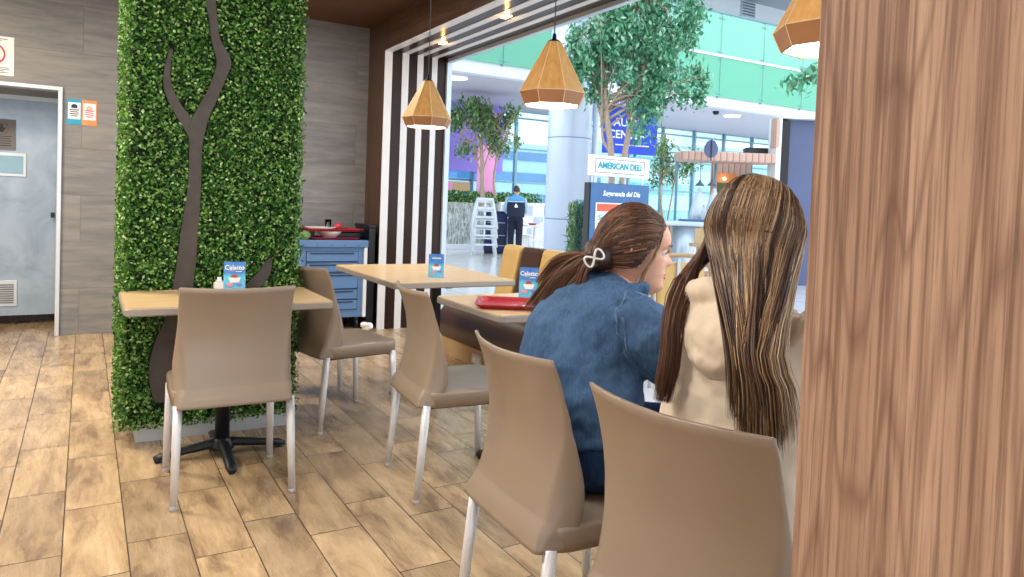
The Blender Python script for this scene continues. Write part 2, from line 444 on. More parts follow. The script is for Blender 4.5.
def leaves_mesh(P, N, L, W, droop=None, jitter=1.):
    """each leaf: folded rhombus (2 triangles->quad), P centres, N outward preference"""
    n = len(P)
    d = rng.normal(size=(n,3))*jitter + N
    d /= np.linalg.norm(d, axis=1)[:,None]                   # leaf normal
    t = rng.normal(size=(n,3))
    if droop is not None: t = t*.55 + np.array(droop)
    t -= (t*d).sum(1)[:,None]*d; t /= np.linalg.norm(t, axis=1)[:,None]
    s = np.cross(d, t)
    L = L*(.65+.7*rng.random(n))[:,None]; W = W*(.65+.7*rng.random(n))[:,None]
    V = np.stack([P - t*L*.5, P + s*W*.5 + d*W*.12, P + t*L*.5, P - s*W*.5 + d*W*.12], 1).reshape(-1,3)
    F = np.arange(n*4).reshape(-1,4)
    return V, F

# ------------------------------------------------------------------ camera
cam = bpy.data.cameras.new('camera'); co = bpy.data.objects.new('camera', cam); COL.objects.link(co)
R = Matrix(((.862154,-.0152,.506415),(-.505552,.050305,.861331),(.038,.9986,-.0352)))
f_px, ppx, ppy = 727., 512., 228.
# rebuild the orthonormal axes from the two vanishing measurements
p1 = Vector((85-ppx, -(186-ppy), f_px)); p2 = Vector((1085-ppx, -(224.4-ppy), f_px))
up = p2.cross(p1).normalized()
if up.y < 0: up = -up
Yc = p1.normalized(); Xc = up.cross(Yc)
if Xc.x < 0: Xc = -Xc
R = Matrix((Xc, Yc, up))
right, upv, fwd = R @ Vector((1,0,0)), R @ Vector((0,1,0)), R @ Vector((0,0,1))
mw = Matrix((right, upv, -fwd)).transposed().to_4x4(); mw.translation = (0, 0, 1.28)
co.matrix_world = mw
cam.sensor_width = 36; cam.lens = f_px/1024*36
cam.shift_y = -((577/2) - ppy)/1024
cam.clip_start = .05; cam.clip_end = 300
S.camera = co
S.view_settings.view_transform = 'Standard'; S.view_settings.look = 'None'; S.view_settings.gamma = 1
S.view_settings.use_curve_mapping = False; S.view_settings.exposure = 0.46
S.cycles.use_denoising = True
S.cycles.max_bounces = 8; S.cycles.diffuse_bounces = 4; S.cycles.transparent_max_bounces = 24
S.cycles.sample_clamp_indirect = 6; S.cycles.caustics_reflective = False; S.cycles.caustics_refractive = False


# ------------------------------------------------------------------ lights and sky
def build_light():
    w = bpy.data.worlds.new('sky'); S.world = w; w.use_nodes = True
    nt = w.node_tree; bg = nt.nodes['Background']
    tc = nt.nodes.new('ShaderNodeTexCoord'); sp = nt.nodes.new('ShaderNodeSeparateXYZ'); r = nt.nodes.new('ShaderNodeValToRGB')
    nt.links.new(tc.outputs['Generated'], sp.inputs[0]); nt.links.new(sp.outputs[2], r.inputs[0]); nt.links.new(r.outputs[0], bg.inputs[0])
    r.color_ramp.elements[0].position = 0.; r.color_ramp.elements[0].color = (.90, .94, 1, 1)
    r.color_ramp.elements[1].position = .6; r.color_ramp.elements[1].color = (.72, .86, 1, 1)
    bg.inputs[1].default_value = WORLD_STR
    def area(name, loc, size, power, col, rot=(0,0,0), sy=None):
        l = bpy.data.lights.new(name, 'AREA'); l.size = size; l.energy = power; l.color = col
        if sy: l.shape = 'RECTANGLE'; l.size_y = sy
        o = bpy.data.objects.new(name, l); COL.objects.link(o); o.location = loc; o.rotation_euler = rot; return o
    # ceiling panels of the restaurant (above the seating)
    area('ceiling_lamp', (-1.5, 5.3, 2.97), .7, 95, (1, .84, .62))
    for i, (x, y, p) in enumerate([(-1.6, 2.6, 50), (.3, 2.0, 34), (1.2, 5.6, 34), (-.5, 4.2, 26), (.6, -.6, 34), (-1.6, -.6, 40)]):
        area('ceiling_lamp', (x, y, 2.97), .7, p*LAMP, (1, .93, .84))
    for x, y in ((12, 16.8), (18, 16.8), (24, 16.8)):
        area('mall_lamp', (x, y, 4.1), 3., 110*MALL, (.94, .96, 1), sy=2.)
WORLD_STR = 1.8; LAMP = .85; MALL = 1.
build_light()

# ------------------------------------------------------------------ room shell
XW = 2.45; XO = 3.14; YJ = 6.68; ZS = 2.68; YB = 7.24; ZC = 3.0
def build_room():
    f = struct('floor', box(-3.2, XO+.02, -3.5, 8.2, -.12, 0.), 'floor')
    w = bm_new()                                     # back wall with the door opening
    dx0, dx1, dz = -1.28, -.205, 2.07
    bx(w, -3.2, dx0, YB, 8.2, 0, ZC+.1); bx(w, dx1, XO, YB, 8.2, 0, ZC+.1); bx(w, dx0, dx1, YB, 8.2, dz, ZC+.1)
    struct('wall_back', w, 'wall_tile')
    struct('wall_left', box(-3.4, -3.2, -3.5, 8.2, 0, ZC+.1), 'plaster')
    struct('ceiling', box(-3.4, 2.53, -3.5, YB+.25, ZC, ZC+.15), 'ceiling')
    # storefront portal: wood clad header and jamb, reveal lined in dark brown with white stripes
    struct('wall_right', box(2.49, 2.52, YJ+.002, YB, 0, ZC), 'dark_wood')
    struct('trim_8', box(2.49, 2.52, -3.5, YJ+.002, ZS+.002, ZC), 'dark_wood_h')
    h = box(2.52, XO, -3.5, YB, ZS+.004, ZC+.5); bx(h, 2.52, XO, YJ+.004, YB, 0, ZS+.004)
    struct('trim_1', h, 'jamb_brown')
    k = 2
    for x0, x1 in ((2.455,2.53),(2.632,2.700),(2.790,2.852),(2.945,3.003)):
        b = box(x0, x1, YJ-.001, YJ+.008, 0, ZS); bx(b, x0, x1, -3.5, YJ+.008, ZS-.001, ZS+.008)
        struct('trim_%d' % k, b, 'stripe_white'); k += 1
    b = box(3.10, 3.15, YJ-.03, YJ+.02, 0, ZS); bx(b, 3.10, 3.15, -3.5, YJ, ZS-.03, ZS+.02)
    struct('trim_6', b, 'frame_alu')
    # restaurant roof above the ceiling
    struct('trim_7', box(-3.4, XO, -3.5, YB+.3, ZC+.5, ZC+.6), 'plaster')
    # steel door in the back wall
    d = bpy.data.objects.new('door_1', None); COL.objects.link(d); d['kind'] = 'structure'; d.location = (0, 0, 0)
    fr = box(dx1, dx1+.032, YB-.03, YB+.12, 0, dz+.03, .003); bx(fr, dx0-.032, dx0, YB-.03, YB+.12, 0, dz+.03, .003); bx(fr, dx0-.032, dx1+.032, YB-.032, YB+.12, dz, dz+.032, .003)
    obj('door_frame', fr, 'steel_frame', d)
    obj('door_leaf', box(dx0+.004, dx1-.004, 7.905, 7.95, .085, 2.03, .004), 'steel_door', d)
    obj('door_header', box(dx0+.004, dx1-.004, 7.92, 7.96, 2.03, dz), 'steel_frame', d)
    y = 7.90
    g = box(-.92, -.514, y-.008, y+.006, .171, .405, .003)
    gr = obj('vent_frame', g, 'steel_frame', d)
    g = bm_new()
    for i in range(9):
        z = .200+i*.02; bx(g, -.895, -.54, y-.014, y-.006, z, z+.012)
    obj('vent_grille', g, 'sign_grey', gr)
    p = obj('push_plate', box(-.86, -.458, y-.008, y+.006, 1.34, 1.55, .003), 'steel_frame', d)
    obj('plate_window', box(-.835, -.482, y-.011, y-.006, 1.366, 1.525), 'cyan_pale', p)
    hn = box(-.262, -.242, y-.035, y, .985, 1.02, .004); bx(hn, -.267, -.237, y-.04, y-.03, .978, 1.027, .003)
    obj('door_handle', hn, 'black_plastic', d)
    obj('wall_behind_door', box(dx0, dx1, 8.1, 8.15, 0, dz), 'dark_wood', d)
    # notice with a raised hand
    n = thing('hand_warning_notice', 'grey no entry notice with raised black hand on the steel door', 'sign', (-.655, y-.002, 1.71), 0)
    obj('plate', box(-.115, .115, -.003, 0, -.135, .138, .0), 'sign_grey', n)
    c = bm_new(); ringprof(c, 0, -.005, .055, .062, .054, 'y'); obj('circle', c, 'brown_line', n)
    hb = bm_new()
    bx(hb, -.022, .022, -.006, -.003, .02, .065)
    for i, (xx, hh) in enumerate(((-.019,.03),(-.007,.038),(.005,.036),(.017,.028))):
        bx(hb, xx-.0045, xx+.0045, -.006, -.003, .06, .062+hh)
    tube(hb, [(.02,-.0045,.035),(.038,-.0045,.062)], .005, 6)
    obj('hand', hb, 'black', n)
    l = bm_new()
    for i in range(5): bx(l, -.085, .085-.012*(i%2), -.005, -.003, -.02-.02*i, -.013-.02*i)
    obj('text_lines', l, 'cord', n)

def ringprof(bm, cx, y, cz, r1, r0, axis='y', n=32, th=.002):
    ra = []
    for r, yy in ((r0, y), (r1, y), (r1, y+th), (r0, y+th)):
        ra.append([(cx+r*math.cos(2*PI*k/n), yy, cz+r*math.sin(2*PI*k/n)) for k in range(n)])
    vs = [[bm.verts.new(p) for p in q] for q in ra]
    for a in range(4):
        for i in range(n): bm.faces.new((vs[a][i], vs[a][(i+1)%n], vs[(a+1)%4][(i+1)%n], vs[(a+1)%4][i]))
    return bm

def build_wall_signs():
    y = YB-.002
    n = thing('no_smoking_notice', 'white no smoking notice with red circle on the back wall above the door', 'sign', (-.66, y, 2.31))
    obj('paper', box(-.15, .145, -.004, 0, -.158, .155), 'white', n)
    c = bm_new(); ringprof(c, -.0, -.007, .01, .088, .075); bx(c, -.08, .08, -.0065, -.0045, -.006, .006, mat=Matrix.Translation((0,0,.01)) @ Matrix.Rotation(PI/4, 4, 'Y'))
    obj('prohibition_ring', c, 'red_print', n)
    c = box(-.05, .03, -.006, -.004, .002, .018); tube(c, [(.035,-.005,.02),(.05,-.005,.04),(.04,-.005,.055)], .003, 6); obj('cigarette', c, 'grey_text', n)
    l = bm_new()
    for i, (w_, z_) in enumerate(((.1,.13),(.06,.118),(.11,-.10),(.12,-.113),(.08,-.126),(.11,-.139))): bx(l, -w_, w_, -.0055, -.004, z_, z_+.006)
    obj('text_lines', l, 'grey_text', n)
    def sticker(label, x0, x1, col, inner, icon):
        s = thing('wall_sticker', label, 'sticker', ((x0+x1)/2, y, 1.906), group='information stickers beside the steel door')
        w = (x1-x0)/2
        obj('backing', box(-w, w, -.003, 0, -.108, .105), col, s)
        obj('white_panel', box(-w*.84, w*.84, -.0042, -.003, -.062, .078, .0), 'white', s)
        if icon:
            i = box(-.022, .022, -.0055, -.004, .03, .058); bx(i, -.012, .012, -.0055, -.004, .055, .064); obj('icon', i, 'navy', s)
        else:
            i = bm_new()
            for r in (.012, .02): ringprof(i, 0, -.0055, .035, r, r-.004)
            obj('icon', i, 'red_print', s)
        l = bm_new()
        for k, ww in enumerate((.036,.03,.034,.024)): bx(l, -ww, ww, -.0052, -.004, .012-.017*k, .02-.017*k)
        obj('printed_text', l, inner, s)
    sticker('blue and white sticker with dark icon beside the steel door', -.142, -.034, 'cyan_print', 'navy', True)
    sticker('orange and white sticker to the right of the blue one', -.032, .078, 'orange_print', 'red_print', False)
build_room(); build_wall_signs()

# wood clad partition beside the camera
t = bm_new(); bx(t, .72, .90, -1.2, .549, 0, ZC, .002)
struct('wall_partition', t, 'walnut')

# ------------------------------------------------------------------ green wall column
def build_green():
    x0, x1, y0, y1 = .19, 1.0, 4.05, 4.44
    root = thing('green_wall_column', 'tall square column covered in artificial boxwood leaves with dark branch relief', 'plant wall', (.6, 4.24, 0))
    inv = Vector((-.6, -4.24, 0))
    T = Matrix.Translation(inv)
    def P(name, bm, mat, **k): bm.transform(T); return obj(name, bm, mat, root, **k)
    P('plinth', box(x0+.045, x1-.02, y0+.0, y1, 0, .09), 'plinth')
    P('mesh_backing', box(x0, x1, y0, y1, .09, ZC), 'hedge_back')
    trunk = [(.50,2.99,.022),(.536,2.3,.024),(.552,2.158,.02),(.569,2.049,.022),(.608,1.954,.036),(.592,1.875,.03),(.556,1.769,.03),(.515,1.678,.034),(.488,1.585,.038),(.483,1.484,.03),(.481,1.281,.032),(.464,1.078,.04),(.446,.849,.046),(.416,.64,.05),(.375,.50,.060),(.352,.38,.062),(.345,.27,.045),(.34,.2,.02)]
    branch = [(.361,1.98,.008),(.345,1.869,.014),(.352,1.781,.02),(.388,1.701,.024),(.435,1.631,.028),(.478,1.56,.03)]
    tail = [(.872,.93,.006),(.858,.90,.022),(.838,.845,.03),(.80,.80,.034),(.72,.74,.02),(.62,.69,.012),(.44,.62,.02)]
    fork = [(.372,2.99,.014),(.386,2.55,.016),(.42,2.3,.014)]
    polys = []
    b = bm_new()
    for li, line in enumerate((trunk, branch, tail)):
        pts = catmull([(p[0], p[1], p[2]) for p in line], 60)
        L, Rr = [], []
        for i, p in enumerate(pts):
            a, c = pts[max(i-1,0)], pts[min(i+1,59)]
            d = Vector((c.x-a.x, c.y-a.y)); d.normalize(); nrm = Vector((-d.y, d.x))
            L.append((p.x+nrm.x*p.z, p.y+nrm.y*p.z)); Rr.append((p.x-nrm.x*p.z, p.y-nrm.y*p.z))
        fy = y0-.024+.003*li
        rings = [[(l[0], y0-.004, l[1]), (l[0], fy, l[1]), (r[0], fy, r[1]), (r[0], y0-.004, r[1])] for l, r in zip(L, Rr)]
        ring_loft(b, rings)
        polys.append(np.array([(p.x, p.y, p.z) for p in pts]))
    P('branch_relief', b, 'branch_relief')
    allp = np.concatenate(polys)
    # foliage
    n1 = 36000; zlo = .075
    X = rng.uniform(x0-.03, x1+.015, n1); Z = rng.uniform(zlo, ZC-.01, n1)
    dist = np.full(n1, 9.)
    for q in range(0, n1, 4000):
        dd = np.hypot(X[q:q+4000,None]-allp[:,0], Z[q:q+4000,None]-allp[:,1]) - allp[:,2]
        dist[q:q+4000] = dd.min(1)
    keep = dist > .004
    dep_ = rng.random(n1)**1.3*.055
    edge = np.clip(dist/.03, .25, 1)
    clump = np.array([mnoise.noise(Vector((x*16, 0, z*16))) for x, z in zip(X, Z)])*.016
    Y = y0 - .01 - (dep_ + clump)*edge
    Pf = np.stack([X, Y, Z], 1)[keep]; Nf = np.tile([0, -1.1, .35], (len(Pf), 1))
    n2 = 15000
    Ys = rng.uniform(y0-.05, y1+.02, n2); Zs = rng.uniform(zlo, ZC-.01, n2)
    Ps = np.stack([x0 - .005 - rng.random(n2)**1.3*.045, Ys, Zs], 1); Ns = np.tile([-1.1, 0, .35], (n2, 1))
    n3 = 7000
    Pr = np.stack([x1 + .005 + rng.random(n3)**1.3*.035, rng.uniform(y0-.03, y1+.02, n3), rng.uniform(zlo, ZC-.01, n3)], 1); Nr = np.tile([1.1, 0, .35], (n3, 1))
    n4 = 6000
    Pb = np.stack([rng.uniform(x0, x1, n4), y1 + rng.random(n4)*.04, rng.uniform(zlo, ZC-.01, n4)], 1); Nb = np.tile([0, 1.1, .35], (n4, 1))
    V, F = leaves_mesh(np.concatenate([Pf, Ps, Pr, Pb]) + np.array(inv), np.concatenate([Nf, Ns, Nr, Nb]), .0185, .0135)
    o = obj('boxwood_leaves', mesh_np('boxwood_leaves', V, F), 'box_leaf', root); o['kind'] = 'stuff'
build_green()

# added glow pieces imitating a warm reflection in the header; no real fixtures
for k, (px, py) in enumerate(((443, 43), (506.5, 16.6))):
    v = R @ Vector((px-ppx, -(py-ppy), f_px)); q = Vector((0,0,1.28)) + v*((ZS-1.28)/v.z)
    t = thing('added_header_glow', ('added warm glow piece in the striped header above the far pendant lamp', 'added warm glow piece in the striped header nearer the viewer')[k], 'ceiling light', (q.x, q.y, ZS), 0, 'added glow pieces in the striped header')
    obj('lens', box(-.022, .022, -.05, .05, -.006, 0, .002), 'bulb', t)  # added emissive bar, not the lens of a real lamp
    l = bpy.data.lights.new('added_glow', 'POINT'); l.energy = .45; l.color = (1,.55,.16); l.shadow_soft_size = .01  # added point light that throws the orange glow onto the strip
    o = bpy.data.objects.new('added_glow', l); COL.objects.link(o); o.location = (q.x, q.y, ZS-.06)
# ------------------------------------------------------------------ chairs
def chair_shell():
    """taupe one piece back; local: origin on floor between rear feet, +x forward, width along y"""
    bm = bm_new(); Z0, Z1 = .402, .89
    I = lambda z, zs, vs: float(np.interp(z, zs, vs))
    def prof(z): return I(z, [.402,.435,.475,.50,.56,.62,.68,.74,.80,.85,.89], [-.010,-.002,.020,.026,.034,.040,.040,.030,.012,-.008,-.028])
    def win(z): return I(z, [.402,.47,.52,.58,.66,.74,.89], [.215,.198,.190,.194,.208,.216,.220])
    def wout(z): return I(z, [.402,.50,.58,.66,.74,.82,.89], [.232,.236,.234,.227,.222,.222,.224])
    def wing(z): return I(z, [.402,.50,.56,.62,.70,.78,.89], [.085,.085,.070,.045,.018,.008,.006])
    def bow(z): return I(z, [.402,.50,.60,.75,.89], [.004,.010,.022,.034,.042])
    inner = sorted([math.sin(PI/2*q) for q in np.linspace(-1, 1, 17)] + [-.975, .975])
    zs = np.unique(np.round(np.concatenate([np.linspace(Z0, .462, 6), [.470, .475, .480, .488], np.linspace(.50, Z1, 19)]), 4))
    G = []
    for z in zs:
        row = []; wi, wo, g, bw = win(z), wout(z), wing(z), bow(z)
        e = [(wi+(wo-wi)*t**.75, g*t**1.5) for t in (1., .8, .6, .4, .2)]
        for y, x in e: row.append(Vector((prof(z)+bw+x, -y, z)))
        for u in inner: row.append(Vector((prof(z)+bw*abs(u)**2.2, wi*u, z-(.006*(1-abs(u)) if z > .85 else 0))))
        for y, x in e[::-1]: row.append(Vector((prof(z)+bw+x, y, z)))
        G.append(row)
    th = .008; NV, NU = len(G), len(G[0]); front, back = [], []
    for j in range(NV):
        fr, bk = [], []
        for i in range(NU):
            a = G[j][min(i+1,NU-1)]-G[j][max(i-1,0)]; c = G[min(j+1,NV-1)][i]-G[max(j-1,0)][i]
            n = a.cross(c).normalized()
            bk.append(bm.verts.new(G[j][i] - n*th/2)); fr.append(bm.verts.new(G[j][i] + n*th/2))
        front.append(fr); back.append(bk)
    for j in range(NV-1):
        for i in range(NU-1):
            bm.faces.new((front[j][i], front[j][i+1], front[j+1][i+1], front[j+1][i]))
            bm.faces.new((back[j][i], back[j+1][i], back[j+1][i+1], back[j][i+1]))
    loop = [(0,i) for i in range(NU)] + [(j,NU-1) for j in range(1,NV)] + [(NV-1,i) for i in range(NU-2,-1,-1)] + [(j,0) for j in range(NV-2,0,-1)]
    for a, b in zip(loop, loop[1:]+loop[:1]):
        bm.faces.new((front[a[0]][a[1]], back[a[0]][a[1]], back[b[0]][b[1]], front[b[0]][b[1]]))
    return bm

def chair_seat():
    bm = bm_new(); n = 56
    def outline(x0, x1, w0, w1, r, z, dz=0.):
        """rounded trapezoid outline, x0 rear, x1 front"""
        out = []
        for k in range(n):
            t = 2*PI*k/n
            c, s = math.cos(t), math.sin(t); e = .22
            cx = math.copysign(abs(c)**e, c); sy = math.copysign(abs(s)**e, s)
            x = (x0+x1)/2 + (x1-x0)/2*cx
            w = w0 + (w1-w0)*(x-x0)/(x1-x0)
            zz = z
            if dz: zz = z - dz*(1-abs(sy)**2)*(.4+.6*(1-abs(cx)**3))
            out.append((x, w*sy, zz))
        return out
    x0, x1 = .03, .475
    rings = [outline(x0, x1-.012, .225, .222, 0, .400), outline(x0, x1, .240, .236, 0, .400), outline(x0, x1, .242, .238, 0, .452),
             outline(x0+.002, x1-.004, .239, .234, 0, .463), outline(x0+.012, x1-.02, .226, .220, 0, .466),
             outline(x0+.03, x1-.05, .205, .198, 0, .463, .004), outline(x0+.07, x1-.11, .15, .145, 0, .457, .006), outline(x0+.14, x1-.19, .07, .07, 0, .452, .0)]
    ring_loft(bm, rings, True)
    return bm

def make_chair(name, label, loc, rz, mat='chair'):
    t = thing(name, label, 'chair', loc, rz, 'taupe plastic cafe chairs around the tables')
    obj('backrest', chair_shell(), mat, t, smooth=True)
    obj('seat', chair_seat(), mat, t, smooth=True)
    for sx, sy in ((0,1),(0,-1),(1,1),(1,-1)):
        top = (.035, .221*sy, .41) if sx == 0 else (.44, .219*sy, .41)
        bot = (.0, .232*sy, .012) if sx == 0 else (.462, .228*sy, .012)
        b = bm_new(); tube(b, [bot, [(a+c)/2 for a, c in zip(bot, top)], top], [.0145, .0170, .0185], 14)
        lg = obj('leg', b, 'leg_silver', t, smooth=True)
        c = bm_new(); lathe(c, [(.0135, 0), (.0155, .002), (.0155, .014), (.0135, .02)], (bot[0], bot[1], 0), 14)
        obj('foot_cap', c, 'foot_cap', lg, smooth=True)
    b = bm_new(); bx(b, .06, .44, -.20, .20, .385, .402, .004); obj('seat_frame', b, 'cord', t)
    return t

c1 = make_chair('cafe_chair', 'taupe plastic chair with its back to the viewer at the table by the green wall', (.555, 3.12, 0), math.radians(89))
def place_chair(loc, rz, label, dark=False):
    c = copy_tree(c1); c.location = loc; c.rotation_euler = (0, 0, math.radians(rz)); c['label'] = label
    return c
place_chair((1.06, 4.04, 0), 10, 'taupe plastic chair facing right just past the green wall, nearest the blue cabinet')
place_chair((1.245, 3.01, 0), -6, 'empty taupe plastic chair at the table with the red tray')
place_chair((1.0, 1.712, 0), -2.6, 'taupe plastic chair that the woman in the denim jacket sits on')
place_chair((.985, 1.055, 0), 8, 'taupe plastic chair that the woman in the cream hoodie sits on, nearest the wood panel')

place_chair((.955, 4.60, 0), 31, 'taupe plastic chair mostly hidden behind the green wall, only its front legs showing')

# ------------------------------------------------------------------ tables
def table_top(x0, x1, y0, y1, z1=.77, th=.034):
    bm = bm_new(); n = 12; r = .035
    def rr(ins, z):
        out = []
        for cx, cy, a0 in ((x1-r, y1-r, 0), (x0+r, y1-r, PI/2), (x0+r, y0+r, PI), (x1-r, y0+r, 1.5*PI)):
            for k in range(7):
                a = a0+k*PI/12; out.append((cx+(r-ins)*math.cos(a), cy+(r-ins)*math.sin(a), z))
        return out
    return ring_loft(bm, [rr(.008, z1-th), rr(0, z1-th+.006), rr(0, z1-.004), rr(.003, z1-.001)]), bm

def make_table(label, cx, cy, w, d, bases=((0,0),)):
    t = thing('cafe_table', label, 'table', (cx, cy, 0), 0, 'cafe tables with beech tops and black bases')
    _, b = table_top(-w/2, w/2, -d/2, d/2); obj('table_edge', b, 'table_edge', t)
    _, b = table_top(-w/2+.004, w/2-.004, -d/2+.004, d/2-.004, .7712, .004); obj('table_top', b, 'table_top', t)
    for bx_, by_ in bases:
        b = bm_new(); lathe(b, [(.034, .05), (.034, .70), (.05, .72), (.05, .736)], (bx_, by_, 0), 20)
        p = obj('pole', b, 'black_iron', t, smooth=True)
        b = bm_new(); bx(b, bx_-.20, bx_+.20, by_-.022, by_+.022, .715, .737, .003); bx(b, bx_-.022, bx_+.022, by_-.20, by_+.20, .715, .737, .003)
        obj('top_bracket', b, 'black_iron', t)
        b = bm_new(); L = .30
        for a in range(4):
            c, s = math.cos(a*PI/2), math.sin(a*PI/2)
            pts = [(bx_+c*q, by_+s*q, z) for q, z in ((.0,.062),(.06,.056),(.17,.040),(.27,.026),(L,.018))]
            tube(b, pts, [(.024,.030),(.022,.028),(.018,.024),(.016,.026),(.012,.020)], 10, side=(0,0,1))
        lathe(b, [(.055,.03),(.055,.05),(.042,.075),(.036,.085)], (bx_, by_, 0), 20)
        obj('cross_base', b, 'black_iron', t, smooth=True)
        for a in range(4):
            b = bm_new(); c, s = math.cos(a*PI/2), math.sin(a*PI/2); lathe(b, [(.014,0),(.016,.003),(.014,.012)], (bx_+c*(L-.02), by_+s*(L-.02), 0), 10)
            obj('levelling_foot', b, 'black_plastic', t)
    return t
make_table('small beech topped table standing against the green wall', .594, 3.715, .893, .60)
make_table('long beech topped table in front of the blue cabinet, second from the green wall', 2.015, 4.65, .85, 1.20, ((.0,-.27),))
make_table('beech topped table holding the red tray beside the booth', 2.00, 3.14, .80, .70)
make_table('beech topped table the two women are leaning over', 2.06, 1.50, .80, 1.24, ((0,-.33),(0,.33)))

# ------------------------------------------------------------------ things on tables
def menu_card(label, x, y, rz, w=.105, h=.152, style=0):
    t = thing('table_card', label, 'menu card', (x, y, .7712), rz, 'blue dessert cards on the tables')
    b = bm_new()                                           # folded tent card, face toward -y
    for s in (-1, 1):
        m = Matrix.Translation((0, .022*s, 0)) @ Matrix.Rotation(math.radians(8*s), 4, 'X')
        bx(b, -w/2, w/2, -.0012, .0012, 0, h, mat=m)
    obj('card', b, 'card_blue', t)
    F = Matrix.Translation((0, -.0235, 0)) @ Matrix.Rotation(math.radians(-8), 4, 'X')
    def put(name, bm, mat): bm.transform(F); obj(name, bm, mat, t)
    if style == 0:
        tb = text_bm('Calatto', .032, .0006, bold=.0008); tb.transform(face_mat((0, -.0025, h*.80), (1,0,0))); put('title', tb, 'white')
        b = box(.005, .036, -.003, -.001, h*.66, h*.685); bx(b, -.03, .0, -.003, -.001, h*.69, h*.70); put('subtitle', b, 'white')
    else:
        b = box(-.03, .03, -.003, -.001, h*.80, h*.84); put('title', b, 'white')
    # bowl of ice cream on a plate
    b = bm_new(); lathe(b, [(.001,0),(.02,.0),(.030,.022),(.028,.026),(.001,.026)], (0,0,0), 20); b.transform(Matrix.Translation((0,-.003,h*.30)) @ Matrix.Diagonal((1,.08,1,1))); put('bowl', b, 'dish')
    b = bm_new(); bmesh.ops.create_uvsphere(b, u_segments=12, v_segments=8, radius=.016); b.transform(Matrix.Translation((0,-.004,h*.50)) @ Matrix.Diagonal((1.05,.1,.75,1))); put('scoop', b, 'ice_brown')
    b = bm_new(); bmesh.ops.create_uvsphere(b, u_segments=12, v_segments=8, radius=.016); b.transform(Matrix.Translation((-.024,-.004,h*.22)) @ Matrix.Diagonal((1.1,.1,.6,1))); put('fruit', b, 'ice_pink')
    b = bm_new(); bmesh.ops.create_uvsphere(b, u_segments=12, v_segments=8, radius=.013); b.transform(Matrix.Translation((.024,-.004,h*.24)) @ Matrix.Diagonal((1.1,.1,.6,1))); put('berry', b, 'purple')
    return t
menu_card('blue dessert card on the small table against the green wall', .668, 3.92, math.radians(-8))
menu_card('pale blue dessert card on the long table in front of the striped jamb', 2.0, 4.36, math.radians(-20), style=1, w=.10)
menu_card('blue dessert card standing behind the red tray', 2.06, 3.30, math.radians(-30), w=.102, h=.165)

t = thing('salt_shaker', 'white salt shaker beside the blue card on the small table', 'shaker', (.597, 3.93, .7712))
b = bm_new(); bx(b, -.027, .027, -.02, .02, 0, .048, .008); obj('body', b, 'white_plastic', t, smooth=False)
b = bm_new(); lathe(b, [(.020,.046),(.018,.055),(.012,.058),(.012,.072),(.001,.073)], (0,0,0), 16); obj('cap', b, 'white_plastic', t, smooth=True)
t = thing('sugar_caddy', 'small white napkin and sugar caddy right of the card behind the red tray', 'caddy', (2.155, 3.27, .7712))
b = bm_new(); bx(b, -.035, .035, -.025, .025, 0, .042, .008); obj('holder', b, 'white_plastic', t)
b = bm_new()
for i in range(5): bx(b, -.028, .028, -.018+.008*i, -.015+.008*i, .01, .062+.002*(i%2), mat=Matrix.Rotation(.05*(i-2), 4, 'X'))
obj('sachets', b, 'white', t)

def tray(label, loc, rz, w=.42, d=.30, group=None):
    t = thing('serving_tray', label, 'tray', loc, rz, group)
    def rr(hw, hd, z, r=.03):
        out = []
        for sx, sy, a0 in ((1,1,0),(-1,1,PI/2),(-1,-1,PI),(1,-1,1.5*PI)):
            for k in range(5):
                a = a0+k*PI/8; out.append((sx*(hw-r)+r*math.cos(a), sy*(hd-r)+r*math.sin(a), z))
        return out
    b = bm_new(); ring_loft(b, [rr(w/2-.025,d/2-.025,.0), rr(w/2-.006,d/2-.006,.018), rr(w/2,d/2,.020), rr(w/2,d/2,.023), rr(w/2-.012,d/2-.012,.022), rr(w/2-.028,d/2-.028,.005), rr(w/2-.05,d/2-.05,.004)])
    obj('tray_body', b, 'tray_red', t, smooth=False); return t
tr = tray('red plastic serving tray with a white paper slip on the table beside the booth', (1.885, 3.03, .7712), math.radians(-31), .50, .32)
obj('paper_slip', box(-.02, .13, -.10, -.02, .0055, .0065), 'white', tr)

